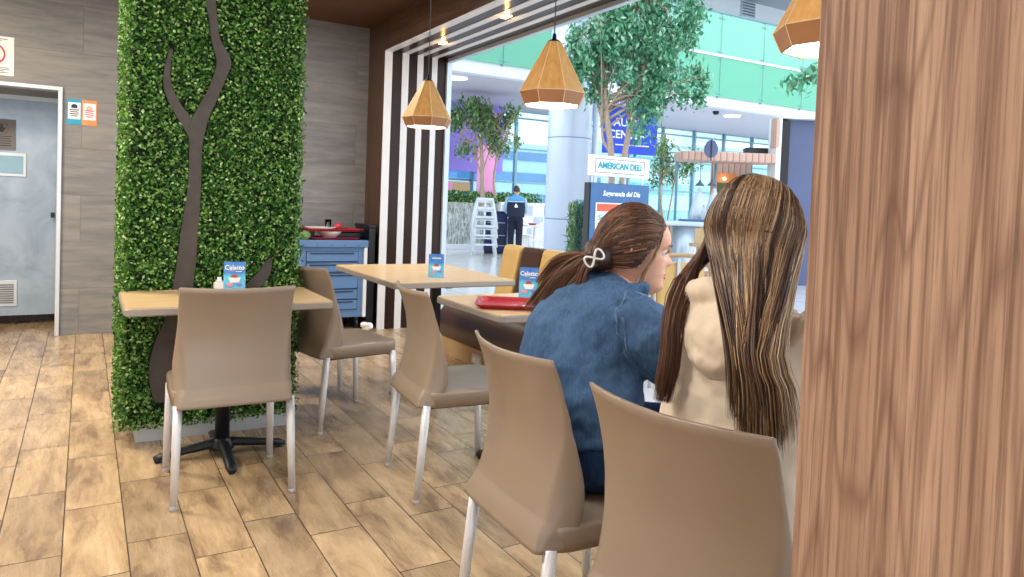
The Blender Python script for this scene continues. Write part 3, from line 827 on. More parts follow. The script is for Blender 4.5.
# ------------------------------------------------------------------ pendant lamps
def make_lamp():
    t = thing('pendant_lamp', 'golden faceted wooden pendant lamp nearest the striped jamb, smallest of the three', 'pendant lamp', (0,0,0), 0, 'faceted golden pendant lamps over the tables')
    N = 8; rot = PI/8+.18
    def ring(r, z): return [(r*math.cos(2*PI*k/N+rot), r*math.sin(2*PI*k/N+rot), z) for k in range(N)]
    b = bm_new(); ring_loft(b, [ring(.038,.325), ring(.178,.062), ring(.172,.060), ring(.030,.315)]); obj('shade_upper', b, 'lamp_gold', t)
    b = bm_new(); ring_loft(b, [ring(.178,.062), ring(.150,.0), ring(.144,.0), ring(.172,.060)], cap=False)
    obj('shade_rim', b, 'lamp_lower', t)
    b = bm_new()
    for k in range(N):
        a = 2*PI*k/N+rot; c, s = math.cos(a), math.sin(a)
        tube(b, [(.0385*c,.0385*s,.325),(.1785*c,.1785*s,.062),(.1505*c,.1505*s,.0)], .0016, 5)
    for r, z in ((.1785,.062),):
        q = ring(r, z)
        for k in range(N): tube(b, [q[k], q[(k+1)%N]], .0016, 5)
    obj('seam_lines', b, 'lamp_edge', t)
    b = bm_new(); lathe(b, [(.001,.004),(.136,.004),(.140,.010),(.001,.010)], (0,0,0), 32); obj('diffuser', b, 'lamp_glow', t)
    b = bm_new(); lathe(b, [(.034,.322),(.034,.33),(.012,.342),(.008,.37),(.001,.372)], (0,0,0), 16); obj('cap', b, 'black_plastic', t, smooth=True)
    b = bm_new(); tube(b, [(0,0,.36),(0,0,1.20)], .0032, 8); obj('cord', b, 'cord', t)
    b = bm_new(); lathe(b, [(.05,1.18),(.05,1.20)], (0,0,0), 20); obj('ceiling_rose', b, 'black_plastic', t)
    l = bpy.data.lights.new('lamp_bulb', 'POINT'); l.energy = 9; l.color = (1,.85,.65); l.shadow_soft_size = .08
    return t
lamp1 = make_lamp(); lamp1.location = (2.09, 4.80, 1.79)
l2 = copy_tree(lamp1); l2.location = (2.07, 3.16, 1.785); l2['label'] = 'golden faceted wooden pendant lamp in the middle of the three, in front of the tree'
l3 = copy_tree(lamp1); l3.location = (2.03, 1.50, 1.80); l3['label'] = 'golden faceted wooden pendant lamp partly hidden behind the wood panel'
for l_ in (lamp1, l2, l3):
    L = bpy.data.lights.new('lamp_bulb', 'SPOT'); L.energy = 22; L.color = (1,.85,.65); L.shadow_soft_size = .1; L.spot_size = 2.2; L.spot_blend = .6
    o = bpy.data.objects.new('lamp_bulb', L); COL.objects.link(o); o.location = (l_.location.x, l_.location.y, 1.79)
# the rose has no ceiling above the opening: hang lamps from the room ceiling level
# ------------------------------------------------------------------ booth
def build_booth():
    t = thing('booth_bench', 'long booth bench with mustard and brown padded back and dark seat front', 'booth seat', (2.6, 3.6, 0))
    y0, y1 = .35, 1.95
    obj('bench_base', box(.015, .60, y0, y1, 0, .14), 'beige_panel', t)
    b = bm_new()                                       # rolled seat front
    prof = [(.02,.13),(-.01,.18),(-.02,.26),(-.01,.34),(.03,.39),(.12,.405),(.55,.39),(.60,.36),(.60,.13)]
    ring_loft(b, [[(x, y, z) for x, z in prof] for y in (y0, y0+.02, y1-.02, y1)]); st = obj('seat', b, 'brown_leather', t, smooth=True)
    for f in st.data.polygons: f.use_smooth = abs(f.normal.y) < .5
    o = box(.0, .015, 1.22, 1.36, .03, .10, .004); bx(o, -.005, .001, 1.24, 1.27, .05, .08); bx(o, -.005, .001, 1.31, 1.34, .05, .08); obj('power_outlet', o, 'white_plastic', t)
    segs = [(1.95, 1.65, 'y'), (1.645, 1.33, 'b'), (1.325, .75, 'y'), (.745, .35, 'b')]
    for a, c, k in segs:
        b = bm_new(); bx(b, 0, .13, c, a, 0, .56, .05)
        for v in b.verts: v.co.x += .0
        b.transform(Matrix.Translation((.47, 0, .375)) @ Matrix.Rotation(math.radians(12), 4, 'Y'))
        obj('back_cushion', b, 'yellow_leather' if k == 'y' else 'brown_leather', t, smooth=False)
    obj('back_board', box(.62, .66, y0, y1, .0, .78), 'beige_panel', t)
build_booth()

# ------------------------------------------------------------------ cabinet and bin by the back wall
def build_cart():
    x0, x1, y0, y1, z1 = 1.12, 2.36, 6.74, 7.21, .86
    t = thing('tray_return_cabinet', 'slate blue tray return cabinet with recessed drawer fronts against the back wall', 'cabinet', ((x0+x1)/2, y0, 0))
    cx = (x0+x1)/2; hw = (x1-x0)/2; d = y1-y0
    obj('body', box(-hw, hw, .02, d, .12, z1-.07, .004), 'cart_blue', t)
    obj('top', box(-hw-.01, hw+.01, -.005, d, z1-.07, z1, .01), 'cart_blue', t)
    b = bm_new()
    for k in range(8): lathe(b, [(.007,0),(.007,.01)], (0,0,0), 8); 
    b.free(); b = bm_new()
    for k in range(9): bx(b, -hw+.1+k*.13, -hw+.108+k*.13, -.009, -.003, z1-.05, z1-.042)
    obj('screws', b, 'cart_line', t)
    for xa, xb in ((-hw+.03, -.02), (.02, hw-.03)):
        for za, zb in ((.66,.75),(.56,.64),(.40,.54),(.30,.385),(.20,.285)):
            if zb-za > .0:
                p = obj('drawer', box(xa+.02, xb-.06, .004, .022, za, zb, .004), 'cart_blue', t)
                g = box(xa+.014, xb-.054, .014, .021, za-.006, zb+.006); obj('recess', g, 'cart_line', p)
                g = box(xa+.05, xb-.10, -.004, .006, zb-.02, zb-.008, .003); obj('handle', g, 'cart_line', p)
    obj('corner_post', box(hw-.03, hw, -.002, .02, .12, z1-.07), 'white_plastic', t)
    for sx in (-1, 1):
        for yy in (.06, d-.06):
            b = bm_new(); tube(b, [(sx*(hw-.08)-.012, yy, .05), (sx*(hw-.08)+.012, yy, .05)], .05, 16); bx(b, sx*(hw-.08)-.02, sx*(hw-.08)+.02, yy-.02, yy+.02, .07, .125, .003)
            obj('caster', b, 'black_plastic', t)
    return cx
build_cart()
t = thing('waste_bin', 'tall black bin squeezed between the blue cabinet and the striped jamb', 'bin', (2.405, 6.74, 0))
obj('body', box(-.035, .035, 0, .42, 0, .98, .006), 'black_plastic', t); obj('lid', box(-.04, .04, -.01, .43, .98, 1.01, .006), 'black_plastic', t)
b = bm_new(); tube(b, [(-.02,-.02,.80),(-.12,-.05,.86),(-.10,-.05,.90)], .008, 8); 
b.free()
tA = tray('lower red tray lying on the blue cabinet', (2.05, 6.93, .86), .03, .50, .34, 'red trays stacked on the blue cabinet')
def dish(name, label, cat, loc, prof, mat='dish', n=24, group=None):
    b = bm_new(); lathe(b, prof, (0,0,0), n); o = obj(name, b, mat, None, smooth=True, loc=loc); tag(o, label, cat, group); return o
dish('bowl', 'white bowl between the two red trays on the blue cabinet', 'bowl', (2.03, 6.90, .865), [(.05,0),(.10,.05),(.12,.075),(.115,.075),(.09,.045),(.001,.015)])
b = bm_new(); bx(b, -.17, .17, -.12, .12, 0, .075, .02); o = obj('takeaway_box', b, 'black_plastic', None, loc=(2.24, 7.03, .865)); tag(o, 'black takeaway box propping the upper tray on the blue cabinet', 'box')
b = bm_new(); bx(b, -.07, .07, -.09, .09, 0, .09, .02); o = obj('takeaway_box', b, 'black_plastic', None, loc=(1.83, 7.02, .865)); tag(o, 'black takeaway box under the left end of the upper tray', 'box')
tB = tray('upper red tray stacked over a bowl on the blue cabinet', (2.05, 6.93, .942), .05, .56, .36, 'red trays stacked on the blue cabinet')
dish('plate', 'wide white plate on the upper red tray', 'plate', (1.95, 6.92, .95), [(.06,0),(.10,.004),(.15,.026),(.147,.029),(.09,.010),(.001,.008)])
dish('drinking_glass', 'small clear glass standing on the upper red tray', 'glass', (2.03, 6.95, .958), [(.026,0),(.033,.09),(.030,.09),(.024,.006),(.001,.006)], 'glass')
b = bm_new(); bmesh.ops.create_icosphere(b, subdivisions=2, radius=.035); 
for v in b.verts: v.co += v.co.normalized()*.010*mnoise.noise(v.co*60)
o = obj('crumpled_napkin', b, 'red_print', None, loc=(2.12, 6.93, .985)); tag(o, 'crumpled red paper napkin on the upper tray', 'napkin')
b = bm_new(); bmesh.ops.create_icosphere(b, subdivisions=3, radius=.06)
for v in b.verts: v.co += v.co.normalized()*.022*mnoise.noise(v.co*35); v.co.z *= .6
o = obj('crumpled_paper', b, 'white', None, loc=(1.66, 6.93, .90)); tag(o, 'crumpled white paper on the cabinet beside the trays', 'napkin')
b = bm_new(); bmesh.ops.create_icosphere(b, subdivisions=3, radius=.055)
for v in b.verts: v.co += v.co.normalized()*.02*mnoise.noise(v.co*35); v.co.z *= .8
o = obj('lettuce_leaf', b, 'olive_leaf', None, loc=(1.77, 6.80, .90)); tag(o, 'leftover green lettuce on the blue cabinet by the green wall', 'food')
b = bm_new(); bmesh.ops.create_icosphere(b, subdivisions=3, radius=.05)
for v in b.verts: v.co += v.co.normalized()*.026*mnoise.noise(v.co*28+Vector((3,1,2))); v.co.z *= .9
o = obj('crumpled_bag', b, 'white', None, loc=(2.33, 6.62, .052)); tag(o, 'crumpled white paper bag on the floor in front of the blue cabinet', 'bag')
# ------------------------------------------------------------------ the mall outside the opening
RD = Vector((right.x, right.y, 0)).normalized()     # sideways direction in plan
FD = Vector((fwd.x, fwd.y, 0)).normalized()
def W(px, py, D):
    """world point seen at a place of the photograph, D metres ahead"""
    v = R @ Vector((px-ppx, -(py-ppy), f_px)); return Vector((0,0,1.28)) + v*(D/f_px)

YF = 19.5
def build_mall():
    struct('floor_mall', box(XO+.02, 42, -12, YF+2, -.12, -.001), 'mall_floor')
    struct('slab_edge', box(-2, 40, 14.0, 14.25, 4.02, 4.30), 'slab')
    struct('ceiling_mall', box(-2, 40, 14.25, YF+.3, 4.12, 4.28), 'soffit')
    struct('wall_upper', box(-2, 40, 16.6, 16.8, 4.28, 9.2), 'slab')
    struct('ceiling_upper', box(-2, 40, 13.2, 17, 8.0, 8.3), 'soffit')
    # grille on the upper wall
    c = W(751, 3, 23.2)
    t = thing('ventilation_grille', 'small pale ventilation grille on the white upper floor wall', 'vent', (c.x, 16.58, c.z))
    obj('frame', box(-.32, .32, -.02, 0, -.45, .45, .01), 'frame_alu', t)
    b = bm_new()
    for i in range(9): bx(b, -.27, .27, -.04, -.02, -.38+.09*i, -.34+.09*i)
    obj('louvres', b, 'grey_text', t)
    # two tiers of green glass along the upper walkway
    t = thing('glass_balustrade', 'two tiers of green tinted glass panels with steel clamps along the upper walkway', 'balustrade', (0, 13.95, 4.3))
    xs = [14.38+1.64*k for k in range(-8, 10)]
    for a, b_ in zip(xs[:-1], xs[1:]):
        obj('lower_pane', box(a+.012, b_-.012, -.012, 0, -.02, 1.02), 'rail_glass_low', t)
        obj('upper_pane', box(a+.012, b_-.012, -.012, 0, 1.08, 2.13), 'rail_glass', t)
    for x in xs:
        b = box(x-.014, x+.014, .01, .05, -.06, 2.16)
        for z in (.06, .95, 1.14, 2.02): bx(b, x-.10, x+.10, -.025, .012, z-.012, z+.012, .003)
        obj('clamp_post', b, 'mullion', t)
    obj('floor_band', box(xs[0], xs[-1], -.03, .25, 1.02, 1.08), 'white', t)
    b = bm_new(); tube(b, [(xs[0], -.02, 2.17), (xs[-1], -.02, 2.17)], .028, 10); obj('handrail', b, 'mullion', t)
    # downlights in the soffit
    for k, (px, py) in enumerate(((732,115),(457,77),(612,100))):
        v = R @ Vector((px-ppx, -(py-ppy), f_px)); q = Vector((0,0,1.28)) + v*((4.12-1.28)/v.z)
        lab = ('round ceiling light in the white soffit right of the big tree', 'round ceiling light in the soffit at the far left of the opening', 'round ceiling light half hidden by the big tree')[k]
        t = thing('ceiling_light', lab, 'ceiling light', (q.x, q.y, 4.12), 0, 'round lights in the mall soffit')
        b = bm_new(); lathe(b, [(.26,-.03),(.28,-.01),(.28,0)], (0,0,0), 24); obj('rim', b, 'white', t)
        b = bm_new(); lathe(b, [(.22,-.035),(.001,-.036)], (0,0,0), 24); b2 = bm_new(); b.free(); lathe(b2, [(.001,-.045),(.22,-.04),(.24,-.028)], (0,0,0), 24); obj('lens', b2, 'downlight', t)
    q = Vector((15.6, 15.2, 4.12))
    t = thing('smoke_detector', 'small dark detector on the white soffit left of the ceiling light', 'detector', q)
    b = bm_new(); lathe(b, [(.05,-.10),(.09,-.06),(.09,0)], (0,0,0), 16); obj('housing', b, 'black_plastic', t)
    # facade
    w = bpy.data.objects.new('window_1', None); COL.objects.link(w); w['kind'] = 'structure'; w.location = (0, YF, 0)
    obj('glazing', box(-2, 40, 0, .02, 0, 4.12), 'facade_glass', w)
    b = bm_new()
    for k in range(28): bx(b, -2+1.5*k-.04, -2+1.5*k+.04, -.06, .06, 0, 4.12)
    for z in (.25, 1.9, 2.95, 3.9): bx(b, -2, 40, -.03, .05, z-.025, z+.025)
    obj('mullions', b, 'mullion', w)
    # right end of the mall is closed by a far wall with glass
    # buildings outside
    def ext(name, label, x0, x1, y0, z1, step, m1, m2, ph=0.):
        t = thing(name, label, 'building', ((x0+x1)/2, y0, 0))
        hw = (x1-x0)/2
        obj('wall', box(-hw, hw, 0, 4, -4, z1), m1, t)
        z = .3+ph; k = 0
        while z < z1-.5:
            obj('window_band', box(-hw+.2, hw-.2, -.06, .1, z, z+step*.42), m2, t); z += step; k += 1
    ext('office_building', 'white building with blue window bands seen through the facade left of the column', 9.4, 23, 30, 4.1, 1.0, 'ext_white', 'ext_blue')
    ext('office_building', 'teal glass building seen through the facade at the far left of the opening', 1, 9.2, 26, 3.0, 1.5, 'ext_teal', 'ext_blue', .4)
    ext('office_building', 'pale building with cyan window bands seen through the facade behind the bar', 27, 60, 34, 5.2, 1.6, 'ext_white', 'ext_teal', .2)
    o = struct('ground_outside', box(-20, 70, YF+2, 60, -.3, -.1), 'slab')
    # banners in the window
    t = thing('violet_banner', 'tall violet banner hanging inside the facade behind the left tree', 'banner', W(477, 170, 21.2))
    rz = 0
    obj('cloth', box(-1.2, .85, 0, .03, -.05, 1.9), 'purple', t); obj('lower_print', box(-.0, .6, -.012, 0, -.9, .75), 'pink', t)
    b = bm_new()
    bx(b, -.6, .5, -.016, -.012, 1.3, 1.42)
    obj('lettering', b, 'pink', t)
    # blue sign hung from the soffit behind the big tree
    c = W(631, 131, 19.4)
    t = thing('hanging_sign', 'large royal blue sign with white CENTER lettering behind the big tree', 'sign', c, math.radians(-12))
    obj('panel', box(-.80, .80, 0, .08, -.62, .64, .01), 'blue_sign', t)
    b = text_bm('CENTER', .30, .006, bold=.006); b.transform(face_mat((-.12, -.008, -.12), (1,0,0))); obj('lettering', b, 'white', t)
    b = text_bm('AUTO', .30, .006, bold=.006); b.transform(face_mat((-.1, -.008, .20), (1,0,0))); obj('upper_lettering', b, 'white', t)
    obj('underline', box(-.45, .55, -.012, 0, -.40, -.37), 'white', t)
    # round clad column
    c = W(567, 200, 13); c.z = 0
    t = thing('round_column', 'pale blue metal clad round column between the booth and the menu totem', 'column', c)
    b = bm_new(); lathe(b, [(.39,0),(.39,9.0)], (0,0,0), 48); obj('cladding', b, 'column_metal', t, smooth=True)
    for f in t.children[0].data.polygons:
        if abs(f.normal.z) > .9: f.use_smooth = False
    for z in (1.02, 2.45, 3.9, 5.3):
        b = bm_new(); lathe(b, [(.39,z-.008),(.394,z-.006),(.394,z+.006),(.39,z+.008)], (0,0,0), 48); obj('joint', b, 'column_joint', t)
    b = bm_new(); tube(b, [(.42*RD.x+.05, .42*RD.y, 0), (.42*RD.x+.05, .42*RD.y, 9.)], .06, 12); obj('downpipe', b, 'column_metal', t)
    # menu totem
    a = math.atan2(.098, .995)
    c = W(590, 182, 10); c.z = 0
    t = thing('menu_totem', 'tall blue illuminated menu board reading Sugerencia del Día beside the column', 'menu board', (c.x+.58*.995, c.y+.057, 0), a)
    obj('case', box(-.585, .585, 0, .11, 0, 1.60, .008), 'black', t)
    obj('blue_face', box(-.565, .578, -.012, 0, .12, 1.595), 'menu_blue', t)
    obj('poster', box(-.47, .47, -.02, -.012, .25, 1.325), 'white', t)
    obj('poster_heading', box(-.45, .45, -.026, -.02, 1.205, 1.31), 'orange_red', t)
    b = text_bm('PROMO', .085, .003, bold=.003); b.transform(face_mat((.12, -.028, 1.255), (1,0,0))); obj('heading_text', b, 'white', t)
    b = text_bm('Sopa de\nPollo', .11, .003, align='LEFT'); b.transform(face_mat((-.42, -.024, 1.06), (1,0,0))); obj('menu_text', b, 'teal_text', t)
    b = text_bm('Sugerencia del Día', .098, .003, shear=.25, bold=.002); b.transform(face_mat((.02, -.016, 1.455), (1,0,0))); obj('title_text', b, 'white', t)
    b = bm_new()
    for i in range(7): bx(b, -.3, .35-.1*(i%3), -.024, -.02, .35+.08*i, .37+.08*i)
    obj('price_lines', b, 'grey_text', t)
    # deli sign on a wire frame above the totem
    t = thing('deli_sign', 'white AMERICAN DELI sign with outlined border above the menu totem', 'sign', (c.x+.60*.995, c.y+.10, 1.66), a)
    obj('panel', box(-.575, .60, 0, .05, .04, .325, .004), 'white', t)
    b = bm_new(); tk = .008
    for x0, x1, z0, z1 in ((-.48,.49,.275,.283),(-.48,.49,.085,.093),(-.48,-.472,.085,.283),(.482,.49,.085,.283)): bx(b, x0, x1, -.005, 0, z0, z1)
    obj('outline', b, 'brown_line', t)
    b = text_bm('AMERICAN DELI', .124, .001, bold=.0035, space=.95); b.transform(face_mat((.0, -.006, .185), (1,0,0))); obj('lettering', b, 'teal_text', t)
    b = bm_new()
    for x in (-.5, -.2, .15, .5): bx(b, x-.01, x+.01, .03, .05, -.06, .05)
    obj('bracket', b, 'frame_alu', t)
build_mall()

# ------------------------------------------------------------------ trees
def tree(label, base, trunks, blobs, n, mat, L, Wd, droop, bark='bark'):
    t = thing('ficus_tree', label, 'tree', base)
    b = bm_new()
    tips = []
    for pts, r in trunks:
        c = catmull(pts, 14); tube(b, c, [r*(1-.65*i/13) for i in range(14)], 8); tips.append(c)
    random.seed(len(label))
    for (cx, cy, cz), (rx, ry, rz), wgt in blobs:        # branches into the crown
        for k in range(5):
            src = random.choice(tips)[random.randint(6, 13)]
            e = Vector((cx+random.uniform(-.7,.7)*rx, cy+random.uniform(-.7,.7)*ry, cz+random.uniform(-.3,.8)*rz))
            mid = (src+e)/2 + Vector((0,0,.12))
            tube(b, catmull([src, mid, e], 7), [.022,.019,.016,.013,.010,.008,.005], 5)
    obj('trunk', b, bark, t, smooth=True)
    P = []
    tot = sum(w for _, _, w in blobs)
    for (cx, cy, cz), (rx, ry, rz), w in blobs:
        m = int(n*w/tot); 
        ncl = max(6, m//45)                         # leaves gather in hanging sprays
        ctr = rng.normal(size=(ncl,3)); ctr /= np.linalg.norm(ctr, axis=1)[:,None]; ctr *= (rng.random(ncl)**.42)[:,None]
        ctr = ctr*np.array([rx, ry, rz]) + np.array([cx, cy, cz])
        idx = rng.integers(0, ncl, m)
        q = ctr[idx] + rng.normal(size=(m,3))*np.array([.085,.085,.15])*(rx/.7)**.5
        P.append(q)
    P = np.concatenate(P)
    if base[1] > 14: P = P[(P[:,2] < 4.0) & (P[:,1]+base[1] < 19.3)]
    V, F = leaves_mesh(P, np.tile([0,0,.2], (len(P),1)), L, Wd, droop=(0,0,-1.))
    o = obj('foliage', mesh_np('foliage', V, F), mat, t); o['kind'] = 'stuff'
    return t
def lat(px, D): return (px-512)/727*D
def build_trees():
    base = W(612, 200, 11.3); base.z = 0
    def off(l, z, d=0.): v = RD*l + FD*d; return (v.x, v.y, z)
    k = 11.3/727
    def L(px, py, d=0.): w = W(px, py, 11.3+d); return (w.x-base.x, w.y-base.y, w.z)
    trunks = [([off(0,.5), L(611,190), L(611,150), L(606,110), L(604,60), L(612,0), L(618,-60)], .065),
              ([off(.12,.5,.2), L(622,190), L(624,160), L(632,115), L(645,60), L(650,0), L(660,-50)], .06),
              ([L(611,152), L(603,140), L(601,118), L(596,100)], .03)]
    B = []
    for px, py, rx, rz, w in ((630,38,44,40,4.2),(664,66,34,34,3.0),(604,40,34,36,3.2),(590,72,24,26,2.2),(652,104,24,16,1.6),(645,-12,56,30,4.),(640,-50,46,36,3.),(680,30,30,30,2.2),(700,78,14,16,.5),(578,52,16,18,1.0),(600,96,12,10,.35),(688,96,16,12,.5),(640,75,30,20,1.2),(640,130,26,10,.35)):
        B.append((L(px,py), (rx*k, rx*k*.8, rz*k), w))
    tree('large leafy green tree rising beside the balcony in the atrium', base, trunks, B, 12500, 'ficus_leaf', .098, .044, True)
    base2 = W(668, 200, 15.5); base2.z = 0
    k = 15.5/727
    def L(px, py, d=0.): w = W(px, py, 15.5+d); return (w.x-base2.x, w.y-base2.y, w.z)
    B = [(L(px,py), (rx*k, rx*k, rz*k), w) for px, py, rx, rz, w in ((664,152,18,12,1.5),(680,168,14,10,1.2),(655,172,14,10,.8),(690,160,10,8,.4),(668,178,16,8,.8))]
    tree('small pale tree with sparse leaves right of the menu totem', base2, [([(0,0,.5), L(660,195), L(662,170), L(668,140)], .03), ([(0,.1,.5), L(672,195), L(676,175), L(684,160)], .02)], B, 1100, 'olive_leaf', .09, .04, True)
    base3 = W(483, 200, 18.9); base3.z = 0
    k = 18.9/727
    def L(px, py, d=0.): w = W(px, py, 18.9+d); return (w.x-base3.x, w.y-base3.y, w.z)
    B = [(L(px,py), (rx*k, rx*k*.7, rz*k), w) for px, py, rx, rz, w in ((474,112,24,16,3.),(500,118,14,12,1.4),(456,122,10,14,1.),(486,128,20,10,1.),(512,112,10,5,.3),(505,152,14,8,.5),(466,148,14,8,.5),(495,142,16,7,.4),(515,142,10,5,.25))]
    tree('slender tree with light green crown and thin forked trunk left of the round column', base3, [([(0,0,1.), L(482,195), L(482,160), L(480,130), L(478,105)], .07), ([(.05,0,1.), L(484,190), L(478,165), L(468,145), L(460,135)], .03), ([L(495,198), L(494,175), L(500,150), L(508,140)], .04), ([L(483,170), L(490,150), L(497,130)], .025)], B, 3600, 'olive_leaf', .11, .05, True)
    # ground planters under the two atrium trees
    for b0, lab in ((base, 'round grey planter holding the large atrium tree'), (base2, 'round grey planter holding the small pale tree')):
        b = bm_new(); lathe(b, [(.42,0),(.5,.5),(.46,.5),(.44,.46),(.001,.46)], (0,0,0), 32); o = obj('planter', b, 'stone', None, smooth=False, loc=b0); tag(o, lab, 'planter')
    # small spray of leaves entering from above the wood panel
    c = W(800, 82, 9.)
    t = thing('leafy_branch', 'small leafy branch hanging into view beside the wood panel', 'branch', c)
    P = rng.normal(size=(220,3))*np.array([.08,.08,.06]) + np.outer(rng.random(220), np.array([RD.x*.5, RD.y*.5, .22]))
    P -= np.array([RD.x*.12, RD.y*.12, .05])
    V, F = leaves_mesh(P, np.tile([0,0,.2], (220,1)), .10, .05, droop=(0,0,-1.)); o = obj('leaves', mesh_np('leaves', V, F), 'ficus_leaf', t); o['kind'] = 'stuff'
    b = bm_new(); tube(b, [tuple(RD*-.15+Vector((0,0,-.08))), tuple(RD*.3+Vector((0,0,.12))), tuple(RD*1.2+Vector((0,0,.7)))], [.006,.012,.02], 6); obj('twig', b, 'bark', t)
build_trees()

# ------------------------------------------------------------------ food court furniture
def build_court():
    # planter box with reed patterned cladding and low shrubs
    a = W(446, 200, 21.); b_ = W(545, 204, 20.2)
    y0 = 17.2
    xa, xb = 7.6, 11.2
    t = thing('planter_box', 'long planter box clad in grey reed pattern under the slender tree', 'planter', ((xa+xb)/2, y0, 0))
    hw = (xb-xa)/2
    obj('cladding', box(-hw, hw, 0, 1.1, .12, 1.22, .01), 'stone', t); obj('kerb', box(-hw-.05, hw+.05, -.06, 1.16, 0, .13, .01), 'slab', t)
    obj('soil', box(-hw+.06, hw-.06, .06, 1.04, 1.18, 1.235), 'bark', t)
    n = 2600; P = np.stack([rng.uniform(-hw, hw, n), rng.uniform(.05, 1.0, n), 1.24+rng.random(n)**1.5*.30], 1)
    V, F = leaves_mesh(P, np.tile([0,0,.5], (n,1)), .10, .05); o = obj('shrubs', mesh_np('shrubs', V, F), 'box_leaf', t); o['kind'] = 'stuff'
    # sign in the planter area
    c = W(456, 186, 20.8)
    t = thing('small_sign', 'small cream and pink sign standing behind the planter', 'sign', (c.x, c.y, 1.2))
    obj('board', box(-.35, .45, 0, .03, .32, .62, .01), 'beige_panel', t); obj('dot', box(-.33, -.10, -.012, 0, .35, .59), 'pink', t); obj('post', box(.0, .04, .0, .03, -.1, .32), 'grey_text', t)
    # stack of high chairs
    def high_chair(z, first):
        t = thing('high_chair', ('grey child high chair at the bottom of the stack by the planter', 'grey child high chair, second from the bottom of the stack', 'grey child high chair, third from the bottom of the stack', 'grey child high chair at the top of the stack')[first], 'high chair', (0,0,z), 0, 'stacked grey high chairs')
        for sx in (-1, 1):
            for sy in (-1, 1):
                b = bm_new(); tube(b, [(.29*sx,.27*sy,0),(.24*sx,.22*sy,.35),(.17*sx,.17*sy,.70)], [(.030,.022),(.028,.02),(.024,.02)], 8)
                obj('leg', b, 'grey_plastic', t, smooth=True)
        b = bm_new()
        for sx in (-1, 1): bx(b, .17*sx-.02, .17*sx+.02, -.20, .20, .66, .715, .006)
        bx(b, -.19, .19, -.21, -.17, .66, .72, .006); bx(b, -.19, .19, .16, .20, .60, .72, .006); obj('arm_frame', b, 'grey_plastic', t)
        b = bm_new(); bx(b, -.20, .20, -.20, .18, .40, .425, .006); obj('seat', b, 'grey_plastic', t)
        b = bm_new(); bx(b, -.25, .25, -.245, -.215, .25, .29, .006)
        for sx in (-1, 1): bx(b, .235*sx-.012, .235*sx+.012, -.22, .22, .25, .285, .004)
        obj('stretcher', b, 'grey_plastic', t)
        b = bm_new(); bx(b, -.02, .02, -.215, -.19, .42, .68, .004); obj('crotch_post', b, 'grey_plastic', t)
        return t
    base = W(483, 251, 17.2)
    for k in range(4):
        h = high_chair(.215*k, k); h.location = (base.x, base.y, .215*k); h.rotation_euler = (0, 0, math.radians(-24))
    # navy tray station
    c = W(496, 250, 17.9)
    t = thing('tray_station', 'navy waste and tray station between the high chairs and the man', 'cabinet', (c.x, c.y, 0), math.radians(-26))
    obj('body', box(-.30, .26, 0, .5, .06, 1.02, .01), 'navy', t); obj('top', box(-.32, .28, -.02, .52, 1.02, 1.05, .005), 'black_plastic', t)
    for z in (.32, .62): obj('flap', box(-.02, .20, -.012, 0, z-.11, z+.11, .004), 'white_plastic' if 0 else 'cart_line', t)
    for z in (.45, .76, .20): obj('trim_line', box(-.24, .2, -.016, 0, z, z+.015), 'frame_alu', t)
    obj('kick_plate', box(-.28, .24, .02, .48, 0, .06), 'black_plastic', t)
    # pale banquette behind the man
    c = W(536, 205, 19.4)
    t = thing('lattice_banquette', 'pale banquette with blue and white block pattern behind the man in the vest', 'booth seat', (c.x, c.y, 0), math.radians(-10))
    obj('back', box(-1.0, 1.2, 0, .2, 0, 1.28, .02), 'white', t)
    for i in range(7):
        for j in range(3):
            if (i+j) % 2: continue
            obj('pattern_block', box(-.95+.3*i, -.69+.3*i, -.02, 0, .35+.3*j, .61+.3*j, .01), 'menu_blue' if i > 3 else 'frame_alu', t)
    obj('seat', box(-1.0, 1.2, -.55, 0, 0, .44, .03), 'white', t)
    # small white chairs and table right of the man
    def white_chair(label, px, D, rz):
        c = W(px, 250, D)
        t = thing('white_chair', label, 'chair', (c.x, c.y, 0), rz, 'white chairs beside the round column')
        b = bm_new(); bx(b, -.2, .2, -.2, .2, .43, .455, .01); obj('seat', b, 'white_plastic', t)
        b = bm_new(); bx(b, -.2, .2, .18, .21, .46, .85, .01); obj('backrest', b, 'white_plastic', t)
        for sx in (-1, 1):
            for sy in (-1, 1):
                b = bm_new(); tube(b, [(.22*sx,.22*sy,0),(.17*sx,.17*sy,.44)], .016, 8); obj('leg', b, 'white_plastic', t)
    white_chair('white chair left of the small white table by the man', 527, 18.9, .4); white_chair('white chair closest to the round column', 541, 16.4, -1.2)
    c = W(534, 248, 17.8)
    t = thing('round_table', 'small white round table with red items beside the man in the vest', 'table', (c.x, c.y, 0))
    b = bm_new(); lathe(b, [(.36,.72),(.38,.73),(.38,.75),(.001,.75)], (0,0,0), 28); obj('table_top', b, 'white_plastic', t)
    b = bm_new(); lathe(b, [(.22,0),(.22,.02),(.035,.04),(.03,.72)], (0,0,0), 20); obj('pedestal', b, 'white_plastic', t)
    b = bm_new(); lathe(b, [(.08,0),(.11,.04),(.10,.045),(.001,.02)], (0,0,0), 16); o = obj('red_bowl', b, 'tray_red', None, loc=(c.x-.1, c.y-.05, .75)); tag(o, 'red bowl on the small white round table', 'bowl')
    # upholstered chair in front of the far counter
    c = W(680, 300, 5.2)
    t = thing('lounge_chair', 'mustard padded chair with pale tubular frame beyond the two women', 'chair', (c.x, c.y, 0), math.radians(-28))
    b = bm_new(); bx(b, -.175, .165, -.03, .03, .50, .90, .028); obj('backrest', b, 'yellow_leather', t)
    b = bm_new(); bx(b, -.2, .2, -.0, .42, .42, .48, .025); obj('seat', b, 'yellow_leather', t)
    b = bm_new()
